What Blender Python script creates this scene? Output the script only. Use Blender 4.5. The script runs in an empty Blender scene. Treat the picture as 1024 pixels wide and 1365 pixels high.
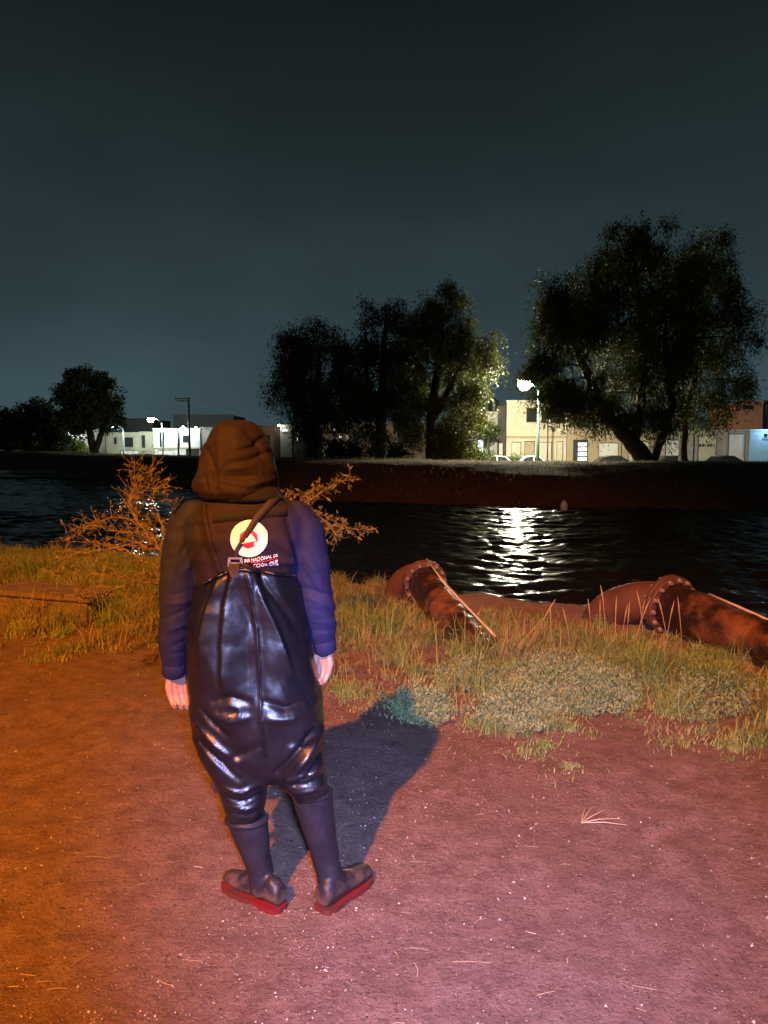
import bpy, bmesh, math, random
import numpy as np
from mathutils import Vector, Matrix
from mathutils.bvhtree import BVHTree

random.seed(7); RNG = np.random.default_rng(11)
R = math.radians
S = bpy.context.scene
COL = S.collection

# ------------------------------------------------------------------ camera
CAM_Z, PITCH, FPX = 1.70, R(5.1), 1025.0          # focal length in pixels of the 1024 x 1365 photograph
cam_d = bpy.data.cameras.new('camera'); cam = bpy.data.objects.new('camera', cam_d); COL.objects.link(cam)
cam.location = (0, 0, CAM_Z); cam.rotation_euler = (R(90) - PITCH, 0, 0)
cam_d.sensor_fit = 'VERTICAL'; cam_d.sensor_height = 36.0; cam_d.lens = 36.0 * FPX / 1365.0
cam_d.clip_start = 0.05; cam_d.clip_end = 3000
S.camera = cam
S.cycles.use_denoising = True
S.cycles.max_bounces = 6
S.cycles.sample_clamp_indirect = 6.0
S.view_settings.view_transform = 'Standard'; S.view_settings.look = 'None'
S.view_settings.exposure = 0.0; S.view_settings.gamma = 1.0; S.view_settings.use_curve_mapping = False

# ------------------------------------------------------------------ night sky
W = bpy.data.worlds.new('World'); S.world = W; W.use_nodes = True
nt = W.node_tree; nt.nodes.clear()
def N(t, kind, **kw):
    n = t.nodes.new(kind)
    for k, v in kw.items(): setattr(n, k, v)
    return n
out = N(nt, 'ShaderNodeOutputWorld')
sky = N(nt, 'ShaderNodeTexSky', sky_type='NISHITA', sun_disc=False)
sky.sun_elevation = R(-9); sky.sun_rotation = R(200)
bg1 = N(nt, 'ShaderNodeBackground'); bg1.inputs['Strength'].default_value = 0.05
nt.links.new(sky.outputs[0], bg1.inputs[0])
tc = N(nt, 'ShaderNodeTexCoord'); sep = N(nt, 'ShaderNodeSeparateXYZ'); nt.links.new(tc.outputs['Generated'], sep.inputs[0])
ramp = N(nt, 'ShaderNodeValToRGB')                  # town glow: brightest at the horizon, fading with height
els = ramp.color_ramp.elements
stops = [(0.0, (.041, .070, .083)), (0.07, (.037, .064, .076)), (0.18, (.0258, .0445, .0520)), (0.34, (.0142, .0238, .0270)),
         (0.50, (.0068, .0110, .0123)), (1.0, (.004, .006, .0068))]
els[0].position, els[0].color = stops[0][0], stops[0][1] + (1,)
els[1].position, els[1].color = stops[-1][0], stops[-1][1] + (1,)
for p, c in stops[1:-1]:
    e = els.new(p); e.color = c + (1,)
nt.links.new(sep.outputs['Z'], ramp.inputs[0])
mp = N(nt, 'ShaderNodeMapping'); mp.inputs['Scale'].default_value = (1.6, 1.6, 4)
nt.links.new(tc.outputs['Generated'], mp.inputs[0])
cn = N(nt, 'ShaderNodeTexNoise'); cn.inputs['Scale'].default_value = 1.7; cn.inputs['Detail'].default_value = 5
nt.links.new(mp.outputs[0], cn.inputs['Vector'])
cr = N(nt, 'ShaderNodeMapRange'); cr.inputs['From Min'].default_value = .45; cr.inputs['From Max'].default_value = .8
cr.inputs['To Min'].default_value = .94; cr.inputs['To Max'].default_value = 1.3
nt.links.new(cn.outputs['Fac'], cr.inputs['Value'])
mulc = N(nt, 'ShaderNodeVectorMath', operation='SCALE')
nt.links.new(ramp.outputs[0], mulc.inputs[0]); nt.links.new(cr.outputs[0], mulc.inputs['Scale'])
bg2 = N(nt, 'ShaderNodeBackground'); nt.links.new(mulc.outputs[0], bg2.inputs[0])
add = N(nt, 'ShaderNodeAddShader'); nt.links.new(bg1.outputs[0], add.inputs[0]); nt.links.new(bg2.outputs[0], add.inputs[1])
nt.links.new(add.outputs[0], out.inputs['Surface'])

# ------------------------------------------------------------------ the two lamps behind the photographer
def lamp(name, kind, loc, target, power, color, size, **kw):
    d = bpy.data.lights.new(name, kind); d.energy = power; d.color = color; d.shadow_soft_size = size
    for k, v in kw.items(): setattr(d, k, v)
    o = bpy.data.objects.new(name, d); COL.objects.link(o); o.location = loc
    o.rotation_euler = (Vector(target) - Vector(loc)).to_track_quat('-Z', 'Y').to_euler()
    return o
lamp('sodium_street_light', 'SPOT', (-3.4, -7.0, 9.6), (-2.1, 5.2, 0), 29000, (1.0, .275, .022), .14, spot_size=R(62), spot_blend=1.0)
lamp('hand_torch_light', 'SPOT', (.12, -.04, 1.66), (.38, 2.8, .28), 1620, (.40, .46, 1.0), .07, spot_size=R(58), spot_blend=1.0)

# ------------------------------------------------------------------ helpers
CP, SP = math.cos(PITCH), math.sin(PITCH)
def ray(u, v):
    a, b = (u - 512.0) / FPX, (682.5 - v) / FPX
    return Vector((a, CP + b * SP, -SP + b * CP))
def px(u, v, Y):                                     # point of the photograph at depth Y
    d = ray(u, v); k = Y / d.y
    return Vector((d.x * k, Y, CAM_Z + d.z * k))
def pz(u, v, Z=0.0):                                 # point of the photograph on the level Z
    d = ray(u, v); k = (Z - CAM_Z) / d.z
    return Vector((d.x * k, d.y * k, Z))

def hash2(ix, iy, seed):
    h = (ix.astype(np.int64) * 374761393 + iy.astype(np.int64) * 668265263 + seed * 1442695041) & 0x7fffffff
    h = ((h ^ (h >> 13)) * 1274126177) & 0x7fffffff
    return ((h ^ (h >> 16)) & 0xffff) / 65535.0
def vnoise(x, y, seed=0):
    ix, iy = np.floor(x), np.floor(y); fx, fy = x - ix, y - iy
    fx = fx * fx * (3 - 2 * fx); fy = fy * fy * (3 - 2 * fy)
    a = hash2(ix, iy, seed); b = hash2(ix + 1, iy, seed); c = hash2(ix, iy + 1, seed); d = hash2(ix + 1, iy + 1, seed)
    return (a + (b - a) * fx) * (1 - fy) + (c + (d - c) * fx) * fy
def fbm(x, y, seed=0, o=4):
    r = 0; a = .5
    for i in range(o):
        r = r + a * vnoise(x, y, seed + i); x = x * 2.03 + 11.3; y = y * 2.03 + 7.7; a *= .5
    return r

def mesh_np(name, V, F, smooth=False):
    V = np.asarray(V, dtype=np.float32); F = np.asarray(F, dtype=np.int32)
    me = bpy.data.meshes.new(name); n, k = F.shape
    me.vertices.add(len(V)); me.vertices.foreach_set('co', V.ravel())
    me.loops.add(n * k); me.loops.foreach_set('vertex_index', F.ravel())
    me.polygons.add(n); me.polygons.foreach_set('loop_start', np.arange(0, n * k, k, dtype=np.int32))
    if smooth: me.polygons.foreach_set('use_smooth', np.ones(n, dtype=bool))
    me.update(calc_edges=True); me.validate()
    return me
class MB:                                            # collects polygons of one mesh, world coordinates
    def __init__(s): s.v = []; s.f = []
    def add(s, V, F):
        b = len(s.v); s.v += [tuple(p) for p in V]; s.f += [tuple(i + b for i in f) for f in F]; return s
    def box(s, x0, x1, y0, y1, z0, z1):
        V = [(x, y, z) for z in (z0, z1) for y in (y0, y1) for x in (x0, x1)]
        return s.add(V, [(0, 2, 3, 1), (4, 5, 7, 6), (0, 1, 5, 4), (2, 6, 7, 3), (0, 4, 6, 2), (1, 3, 7, 5)])
    def tube(s, pts, rad, n=8, caps=True):
        pts = [Vector(p) for p in pts]
        if not hasattr(rad, '__len__'): rad = [rad] * len(pts)
        V = []; F = []; side = None
        for i, p in enumerate(pts):
            t = (pts[min(i + 1, len(pts) - 1)] - pts[max(i - 1, 0)]).normalized()
            if side is None: side = t.orthogonal().normalized()
            side = (side - t * side.dot(t)).normalized(); up = t.cross(side)
            for k in range(n):
                a = 2 * math.pi * k / n
                V.append(p + (side * math.cos(a) + up * math.sin(a)) * rad[i])
        for i in range(len(pts) - 1):
            for k in range(n):
                F.append((i * n + k, i * n + (k + 1) % n, (i + 1) * n + (k + 1) % n, (i + 1) * n + k))
        if caps:
            F.append(tuple(range(n - 1, -1, -1))); F.append(tuple((len(pts) - 1) * n + k for k in range(n)))
        return s.add(V, F)
    def loft(s, rings, caps=True):                   # rings: equal lists of points
        n = len(rings[0]); V = [p for r in rings for p in r]; F = []
        for i in range(len(rings) - 1):
            for k in range(n): F.append((i * n + k, i * n + (k + 1) % n, (i + 1) * n + (k + 1) % n, (i + 1) * n + k))
        if caps: F.append(tuple(range(n - 1, -1, -1))); F.append(tuple((len(rings) - 1) * n + k for k in range(n)))
        return s.add(V, F)
    def ell(s, c, r, nu=20, nv=12):
        rings = []
        for j in range(1, nv):
            t = math.pi * j / nv
            rings.append([(c[0] + r[0] * math.sin(t) * math.cos(2 * math.pi * k / nu), c[1] + r[1] * math.sin(t) * math.sin(2 * math.pi * k / nu), c[2] - r[2] * math.cos(t)) for k in range(nu)])
        return s.loft(rings)
    def mesh(s, name, off=(0, 0, 0), smooth=False):
        me = bpy.data.meshes.new(name)
        o = Vector(off); me.from_pydata([tuple(Vector(p) - o) for p in s.v], [], s.f)
        bm = bmesh.new(); bm.from_mesh(me); bmesh.ops.recalc_face_normals(bm, faces=bm.faces); bm.to_mesh(me); bm.free()
        if smooth: me.polygons.foreach_set('use_smooth', np.ones(len(me.polygons), dtype=bool))
        me.update(); return me
def root_of(o):
    while o.parent: o = o.parent
    return o
def link(name, me, m, parent=None):
    o = bpy.data.objects.new(name, me); COL.objects.link(o)
    if m is not None: me.materials.append(m)
    if parent is not None: o.parent = parent
    return o
def part(name, mb, m, parent, smooth=False):         # a mesh part under a thing; coordinates given in the world
    return link(name, mb.mesh(name, root_of(parent).location, smooth), m, parent)
def thing(name, label, cat, loc=(0, 0, 0), group=None):
    o = bpy.data.objects.new(name, None); COL.objects.link(o); o.location = loc; o.empty_display_size = .2
    return tag(o, label, cat, group)
def tag(o, label=None, cat=None, group=None, kind=None):
    if label: o['label'] = label
    if cat: o['category'] = cat
    if group: o['group'] = group
    if kind: o['kind'] = kind
    return o

# ------------------------------------------------------------------ materials
def mat(name, c1, c2=None, scale=5, rough=.7, bump=0, bscale=None, metal=0, detail=6, lo=.35, hi=.65, spec=.5, coat=0, emit=None, estr=0,
        rough2=None, stretch=None, bdist=.01):
    m = bpy.data.materials.new(name); m.use_nodes = True; t = m.node_tree; b = t.nodes['Principled BSDF']
    b.inputs['Base Color'].default_value = tuple(c1) + (1,); b.inputs['Roughness'].default_value = rough
    b.inputs['Metallic'].default_value = metal; b.inputs['Specular IOR Level'].default_value = spec
    b.inputs['Coat Weight'].default_value = coat
    if emit: b.inputs['Emission Color'].default_value = tuple(emit) + (1,); b.inputs['Emission Strength'].default_value = estr
    tcn = N(t, 'ShaderNodeTexCoord'); vec = tcn.outputs['Object']
    if stretch:
        mpn = N(t, 'ShaderNodeMapping'); mpn.inputs['Scale'].default_value = stretch; t.links.new(vec, mpn.inputs[0]); vec = mpn.outputs[0]
    if c2 is not None or rough2 is not None:
        n = N(t, 'ShaderNodeTexNoise'); n.inputs['Scale'].default_value = scale; n.inputs['Detail'].default_value = detail; n.inputs['Roughness'].default_value = .6
        t.links.new(vec, n.inputs['Vector'])
        mr = N(t, 'ShaderNodeMapRange'); mr.inputs['From Min'].default_value = lo; mr.inputs['From Max'].default_value = hi
        t.links.new(n.outputs['Fac'], mr.inputs['Value'])
        if c2 is not None:
            mx = N(t, 'ShaderNodeMix', data_type='RGBA'); mx.inputs['A'].default_value = tuple(c1) + (1,); mx.inputs['B'].default_value = tuple(c2) + (1,)
            t.links.new(mr.outputs[0], mx.inputs['Factor']); t.links.new(mx.outputs['Result'], b.inputs['Base Color'])
        if rough2 is not None:
            m2 = N(t, 'ShaderNodeMapRange'); m2.inputs['To Min'].default_value = rough; m2.inputs['To Max'].default_value = rough2
            t.links.new(mr.outputs[0], m2.inputs['Value']); t.links.new(m2.outputs[0], b.inputs['Roughness'])
    if bump:
        n2 = N(t, 'ShaderNodeTexNoise'); n2.inputs['Scale'].default_value = bscale or scale * 4; n2.inputs['Detail'].default_value = 7
        t.links.new(vec, n2.inputs['Vector'])
        bp = N(t, 'ShaderNodeBump'); bp.inputs['Strength'].default_value = bump; bp.inputs['Distance'].default_value = bdist
        t.links.new(n2.outputs['Fac'], bp.inputs['Height']); t.links.new(bp.outputs[0], b.inputs['Normal'])
    return m
def leaf_mat(name, c1, c2, scale, trans=.35, rough=.55):
    m = mat(name, c1, c2, scale, rough=rough, detail=2, spec=.15); t = m.node_tree; b = t.nodes['Principled BSDF']
    o = [n for n in t.nodes if n.type == 'OUTPUT_MATERIAL'][0]
    tr = N(t, 'ShaderNodeBsdfTranslucent'); mx = N(t, 'ShaderNodeMixShader'); mx.inputs[0].default_value = trans
    src = b.inputs['Base Color'].links[0].from_socket
    t.links.new(src, tr.inputs[0]); t.links.new(b.outputs[0], mx.inputs[1]); t.links.new(tr.outputs[0], mx.inputs[2]); t.links.new(mx.outputs[0], o.inputs[0])
    return m

def soil_material():
    m = bpy.data.materials.new('red_soil'); m.use_nodes = True; t = m.node_tree; b = t.nodes['Principled BSDF']
    tcn = N(t, 'ShaderNodeTexCoord'); vec = tcn.outputs['Object']
    def noise(sc, det, ro=.6):
        n = N(t, 'ShaderNodeTexNoise'); n.inputs['Scale'].default_value = sc; n.inputs['Detail'].default_value = det; n.inputs['Roughness'].default_value = ro
        t.links.new(vec, n.inputs['Vector']); return n.outputs['Fac']
    def rng(x, a, c, p=0., q=1.):
        r = N(t, 'ShaderNodeMapRange'); r.inputs['From Min'].default_value = a; r.inputs['From Max'].default_value = c
        r.inputs['To Min'].default_value = p; r.inputs['To Max'].default_value = q; t.links.new(x, r.inputs['Value']); return r.outputs[0]
    def mix(f, a, c):
        mx = N(t, 'ShaderNodeMix', data_type='RGBA')
        for k, s in (('A', a), ('B', c)):
            if isinstance(s, tuple): mx.inputs[k].default_value = s + (1,)
            else: t.links.new(s, mx.inputs[k])
        t.links.new(f, mx.inputs['Factor']); return mx.outputs['Result']
    c = mix(rng(noise(.9, 5), .3, .7), (.245, .165, .132), (.325, .22, .18))
    c = mix(rng(noise(9, 7, .7), .38, .66), c, (.165, .10, .08))
    c = mix(rng(noise(70, 5, .7), .53, .66, 0, .85), c, (.08, .048, .035))       # damp crumbs
    c = mix(rng(noise(1.7, 4, .65), .52, .68, 0, .6), c, (.17, .10, .075))           # damp patches
    v = N(t, 'ShaderNodeTexVoronoi'); v.inputs['Scale'].default_value = 46; t.links.new(vec, v.inputs['Vector'])
    c = mix(rng(v.outputs['Distance'], .06, .16, .8, 0), c, (.42, .35, .28))      # grit
    t.links.new(c, b.inputs['Base Color'])
    b.inputs['Roughness'].default_value = .85; b.inputs['Specular IOR Level'].default_value = .25
    h = N(t, 'ShaderNodeMath', operation='ADD'); t.links.new(noise(34, 8, .72), h.inputs[0]); t.links.new(rng(noise(170, 4, .7), 0, 1, 0, .35), h.inputs[1])
    bp = N(t, 'ShaderNodeBump'); bp.inputs['Strength'].default_value = 1.0; bp.inputs['Distance'].default_value = .034
    t.links.new(h.outputs[0], bp.inputs['Height']); t.links.new(bp.outputs[0], b.inputs['Normal'])
    return m
M = {}
M['soil'] = soil_material()
M['bank'] = mat('far_bank_earth', (.15, .08, .05), (.09, .055, .03), 1.2, rough=.95, bump=.8, bscale=9, bdist=.06, spec=.1)
M['asphalt'] = mat('asphalt', (.05, .05, .05), (.065, .063, .06), 6, rough=.8, bump=.3, bscale=80)
M['pavement'] = mat('pavement_concrete', (.28, .27, .25), (.22, .21, .2), 2, rough=.85)
M['dry_blade'] = leaf_mat('dry_grass', (.38, .33, .16), (.22, .27, .09), 3.0, .25)
M['green_blade'] = leaf_mat('green_grass', (.20, .32, .09), (.34, .42, .15), 2.2, .25)
M['cover'] = leaf_mat('ground_cover_leaf', (.20, .30, .13), (.28, .37, .18), 5, .2)
M['pebble'] = mat('pebble', (.15, .12, .10), (.42, .38, .34), 16, rough=.5, lo=.52, hi=.60, detail=1)
M['straw'] = mat('straw', (.42, .32, .18), (.3, .22, .12), 8, rough=.6)
M['bark'] = mat('tree_bark', (.06, .045, .032), (.03, .024, .018), 7, rough=.9, bump=.7, bscale=14, bdist=.04, stretch=(1, 1, .3))
M['pepper_leaf'] = leaf_mat('pepper_tree_leaf', (.048, .058, .007), (.095, .10, .014), .9, .16)
M['dark_leaf'] = leaf_mat('evergreen_leaf', (.028, .042, .016), (.055, .075, .026), .9, .12)
M['lime_leaf'] = leaf_mat('lime_bush_leaf', (.13, .19, .03), (.19, .24, .05), 2, .35)
M['twig'] = mat('thorn_twig', (.26, .21, .11), (.16, .12, .06), 20, rough=.75)
M['thorn_leaf'] = leaf_mat('thorn_shrub_leaf', (.24, .20, .075), (.17, .17, .06), 6, .3)
M['concrete'] = mat('old_concrete', (.17, .12, .09), (.10, .075, .055), 6, rough=.9, bump=.6, bscale=30, bdist=.02)
M['rust'] = mat('rusty_pipe', (.020, .010, .008), (.16, .066, .03), 3.2, rough=.3, rough2=.5, bump=.35, bscale=30, bdist=.02, detail=9, spec=.6, lo=.47, hi=.66)
M['rust_flat'] = mat('dusty_rusty_pipe', (.11, .052, .034), (.07, .033, .022), 4, rough=.6, bump=.4, bscale=30)
M['bolt'] = mat('worn_bolt_steel', (.45, .40, .34), (.3, .2, .14), 30, rough=.45, metal=.5)
M['rope'] = mat('pale_rope', (.62, .58, .50), (.5, .45, .38), 60, rough=.8)

# ------------------------------------------------------------------ terrain functions
XN, YN = np.array([-120, -60, -30, -8.5, -.8, 2.1, 8, 30, 120.]), np.array([110, 56, 31, 17, 12.9, 10.6, 7.2, -4, -50.])
XF, YF = np.array([-140, -33, -13.5, -5, 0, 13.3, 40, 150.]), np.array([190, 69, 44, 34.5, 31.5, 28, 25.5, 18.])
def smooth_interp(x, X, Y, w=1.5):
    x = np.asarray(x, dtype=float); return sum(np.interp(x + d * w, X, Y) for d in (-1, -.5, 0, .5, 1)) / 5
near_edge = lambda x: smooth_interp(x, XN, YN, 1.2)
far_edge = lambda x: smooth_interp(x, XF, YF, 3.0)
WATER = -.80
def ss(a, b, x): t = np.clip((x - a) / (b - a), 0, 1); return t * t * (3 - 2 * t)
_fr = np.random.default_rng(40); PRINTS = []
for _i in range(9):                                  # scuffed footprints wandering along the path
    _x, _y, _a = _fr.uniform(-2.2, 2.4), _fr.uniform(1.3, 4.2), _fr.uniform(-.9, .9)
    for _k in range(5):
        _o = .09 * (-1) ** _k; PRINTS.append((_x + math.sin(_a) * .6 * _k + math.cos(_a) * _o, _y + math.cos(_a) * .6 * _k - math.sin(_a) * _o, _a + _fr.normal(0, .2), _fr.uniform(.006, .014)))
def prints_h(x, y):
    h = np.zeros(np.shape(x))
    for a, b, t, d in PRINTS:
        u = (x - a) * math.cos(t) - (y - b) * math.sin(t); v = (x - a) * math.sin(t) + (y - b) * math.cos(t); r = (u / .05) ** 2 + (v / .135) ** 2
        h = h - d * np.exp(-r ** 2) + d * .45 * np.exp(-((np.sqrt(r) - 1.35) / .3) ** 2)
    return h
def ground_h(x, y):
    x = np.asarray(x, dtype=float); y = np.asarray(y, dtype=float)
    s = (y - near_edge(x)) * .82 + (fbm(x * .8, y * .8, 5, 3) - .44) * 1.0
    h = -.83 * ss(-3.0, .1, s) - .5 * np.clip(s, 0, 3)
    h = h + (fbm(x * .7, y * .7, 1) - .47) * .10 + (fbm(x * 4, y * 4, 9) - .47) * .034
    h = h + .10 * np.exp(-((s + 2.9) / .55) ** 2) * ss(.2, 1.2, x)            # earth thrown up along the lip
    h = h + prints_h(x, y)
    foot = np.exp(-(((x + .3) / .9) ** 2 + ((y - 2.8) / .6) ** 2)); h = h * (1 - foot)
    return h
def gh(x, y): return float(ground_h(np.array([x]), np.array([y]))[0])
def grow(a, b, n, p=2.2): return list(a + (b - a) * (np.arange(1, n + 1) / n) ** p)
xs = np.array(sorted(set(grow(-4.2, -140, 46)))[:] + list(np.arange(-4.2, 4.6, .03)) + grow(4.6, 140, 46)); xs = np.unique(xs)
ys = np.unique(np.array(grow(1.0, -60, 20) + list(np.arange(1.0, 9.5, .03)) + list(np.arange(9.5, 20, .25)) + grow(20, 120, 40)))
X, Y = np.meshgrid(xs, ys); Z = ground_h(X, Y)
Z = np.where(Y > near_edge(X) + 6, -2.2, Z)
nx, ny = len(xs), len(ys)
idx = np.arange(nx * ny).reshape(ny, nx)
Fq = np.stack([idx[:-1, :-1], idx[:-1, 1:], idx[1:, 1:], idx[1:, :-1]], -1).reshape(-1, 4)
tag(link('ground', mesh_np('ground', np.stack([X, Y, Z], -1).reshape(-1, 3), Fq, True), M['soil']), kind='structure')

# far bank: toe, slope, crest, and the street level behind it reaching the horizon
STREET = -.65
bx_ = np.concatenate([np.linspace(-140, -40, 40), np.arange(-39.5, 40, .5), np.linspace(41, 150, 40)])
bs_ = np.concatenate([np.linspace(-3, 6, 40), np.linspace(6.3, 20, 34), np.array([24, 30, 40, 60, 100, 200, 400, 900.])])
BX, BS = np.meshgrid(bx_, bs_); BY = far_edge(BX) + BS
crest = .80 + (fbm(BX * .12, BX * 0 + 3, 21) - .47) * .25
BZ = WATER - .25 + (crest - WATER + .25) * ss(-.8, 5.2, BS + (fbm(BX * .4, BS * .4, 31) - .47) * 1.2) + (STREET - crest) * ss(12.5, 18, BS)
BZ = BZ - .6 * ss(0, -3, BS) + (fbm(BX * .9, BS * .9, 41) - .47) * .16 * ss(22, 14, BS)
idx = np.arange(BX.size).reshape(BX.shape)
Fq = np.stack([idx[:-1, :-1], idx[:-1, 1:], idx[1:, 1:], idx[1:, :-1]], -1).reshape(-1, 4)
tag(link('far_bank', mesh_np('far_bank', np.stack([BX, BY, BZ], -1).reshape(-1, 3), Fq, True), M['bank']), kind='structure')
def bank_h(x, y):
    s = y - float(far_edge(np.array([x]))[0])
    return float(WATER + (.80 - WATER) * ss(-.8, 5.2, s) + (STREET - .80) * ss(12.5, 18, s))

tag(link('street', MB().box(-60, 80, 53.5, 61, STREET - .1, STREET + .006).mesh('street'), M['asphalt']), kind='structure')
tag(link('pavement', MB().box(-60, 80, 61, 64.05, STREET - .1, STREET + .13).mesh('pavement'), M['pavement']), kind='structure')

# ------------------------------------------------------------------ water with real ripples
def water():
    yy = np.concatenate([np.arange(6, 30, .085), 30 + (np.arange(0, 1.0001, 1 / 260)) ** 1.6 * 120])
    tt = np.concatenate([np.linspace(-1.35, -.62, 90)[:-1], np.linspace(-.62, .62, 620), np.linspace(.62, 1.35, 90)[1:]])
    Tm, Ym = np.meshgrid(tt, yy); Xm = Tm * np.maximum(Ym, 14)
    Zm = np.zeros_like(Xm); rg = np.random.default_rng(3)
    nW = 46
    for i in range(nW):
        lam = .22 * (6.0 ** (i / (nW - 1))); a = rg.normal(R(84), R(27)); k = 2 * math.pi / lam
        slope = .25 / math.sqrt(nW) * 1.414
        ph = rg.uniform(0, 6.28); fade = np.clip(1.6 - (Ym * .0030) / lam, 0, 1)
        Zm += slope / k * np.sin(k * (Xm * math.cos(a) + Ym * math.sin(a)) + ph + 2.5 * (fbm(Xm * .22, Ym * .22, 50 + i % 5, 2))) * fade
    Zm *= .45 + 1.1 * fbm(Xm * .13 + 5, Ym * .35, 77, 3)
    idx = np.arange(Xm.size).reshape(Xm.shape)
    F = np.stack([idx[:-1, :-1], idx[:-1, 1:], idx[1:, 1:], idx[1:, :-1]], -1).reshape(-1, 4)
    m = bpy.data.materials.new('canal_water'); m.use_nodes = True; t = m.node_tree; b = t.nodes['Principled BSDF']
    b.inputs['Base Color'].default_value = (.010, .011, .009, 1); b.inputs['Roughness'].default_value = .15; b.inputs['IOR'].default_value = 1.33
    tcn = N(t, 'ShaderNodeTexCoord'); mpn = N(t, 'ShaderNodeMapping'); mpn.inputs['Scale'].default_value = (1, 2.2, 1); t.links.new(tcn.outputs['Object'], mpn.inputs[0])
    n = N(t, 'ShaderNodeTexNoise'); n.inputs['Scale'].default_value = 5; n.inputs['Detail'].default_value = 3; t.links.new(mpn.outputs[0], n.inputs['Vector'])
    bp = N(t, 'ShaderNodeBump'); bp.inputs['Strength'].default_value = .35; bp.inputs['Distance'].default_value = .02
    t.links.new(n.outputs['Fac'], bp.inputs['Height']); t.links.new(bp.outputs[0], b.inputs['Normal'])
    V = np.stack([Xm, Ym, Zm + WATER], -1).reshape(-1, 3)
    tag(link('canal_water', mesh_np('canal_water', V, F, True), m), kind='structure')
water()

# ------------------------------------------------------------------ buildings
def fx(u, Y): return (u - 512) / FPX * (Y * CP + 0) * 1.0 / (1.0) if False else px(u, 600, Y).x
def fz(v, Y): return px(512, v, Y).z
M['cream'] = mat('cream_plaster', (.62, .55, .42), (.52, .46, .35), .9, rough=.85, bump=.15, bscale=20)
M['white'] = mat('white_plaster', (.72, .72, .68), (.60, .60, .57), .8, rough=.85, bump=.15, bscale=20)
M['grey'] = mat('grey_plaster', (.36, .35, .33), (.27, .26, .25), .8, rough=.9, bump=.2, bscale=18)
M['olive'] = mat('olive_plaster', (.34, .33, .24), (.27, .26, .19), .8, rough=.9)
M['brick'] = mat('bare_brick', (.42, .19, .10), (.33, .15, .08), 2, rough=.9, bump=.4, bscale=9)
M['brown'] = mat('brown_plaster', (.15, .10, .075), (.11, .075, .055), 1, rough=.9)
M['blue'] = mat('plaster_painted_blue_light', (.36, .58, .78), (.30, .50, .70), 1, rough=.85)  # blue lamplight on the wall put into the plaster colour
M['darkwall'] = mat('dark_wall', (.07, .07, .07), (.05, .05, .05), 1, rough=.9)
M['tan'] = mat('tan_render', (.42, .33, .22), (.34, .27, .18), 1.5, rough=.85)
M['glass'] = mat('dark_window_glass', (.02, .025, .03), rough=.08, spec=.6)
M['metal_dark'] = mat('dark_painted_metal', (.03, .032, .035), (.045, .045, .045), 10, rough=.5)
M['metal_green'] = mat('green_lamp_post', (.03, .085, .06), (.025, .065, .05), 10, rough=.45)
M['metal_grey'] = mat('galvanised_metal', (.45, .46, .46), (.36, .37, .37), 10, rough=.5)
M['shutter'] = mat('cream_metal_door', (.60, .55, .44), (.52, .47, .38), 2, rough=.6)
M['shutter_white'] = mat('white_metal_door', (.72, .72, .70), (.62, .62, .6), 2, rough=.6)
M['lit'] = mat('lit_window', (.8, .85, .9), rough=.4, emit=(.80, .93, 1.0), estr=1.6)
M['lit_warm'] = mat('warm_lit_window', (.8, .75, .6), rough=.4, emit=(1, .87, .62), estr=1.3)
M['tank'] = mat('black_plastic_tank', (.012, .012, .014), rough=.4)
def lens(name, col, s): return mat(name, (.9, .9, .9), rough=.3, emit=col, estr=s)

def facade(x0, x1, z0, z1, y, depth, holes, rec=.16):
    b = MB(); X = sorted({x0, x1, *[h[0] for h in holes], *[h[1] for h in holes]}); Zs = sorted({z0, z1, *[h[2] for h in holes], *[h[3] for h in holes]})
    def inside(a, c): return any(h[0] < a < h[1] and h[2] < c < h[3] for h in holes)
    for i in range(len(X) - 1):
        for j in range(len(Zs) - 1):
            if not inside((X[i] + X[i + 1]) / 2, (Zs[j] + Zs[j + 1]) / 2):
                b.add([(X[i], y, Zs[j]), (X[i + 1], y, Zs[j]), (X[i + 1], y, Zs[j + 1]), (X[i], y, Zs[j + 1])], [(0, 1, 2, 3)])
    for a, c, d, e in holes:
        V = [(a, y, d), (c, y, d), (c, y, e), (a, y, e), (a, y + rec, d), (c, y + rec, d), (c, y + rec, e), (a, y + rec, e)]
        b.add(V, [(0, 4, 5, 1), (1, 5, 6, 2), (2, 6, 7, 3), (3, 7, 4, 0), (4, 7, 6, 5)])
    Y2 = y + depth
    b.add([(x0, y, z0), (x1, y, z0), (x1, y, z1), (x0, y, z1), (x0, Y2, z0), (x1, Y2, z0), (x1, Y2, z1), (x0, Y2, z1)],
          [(0, 4, 7, 3), (1, 2, 6, 5), (3, 7, 6, 2), (4, 5, 6, 7)])
    return b
def mesh_raw(b, name, off):
    me = bpy.data.meshes.new(name); me.from_pydata([tuple(Vector(p) - Vector(off)) for p in b.v], [], b.f); me.update(); return me

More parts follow.
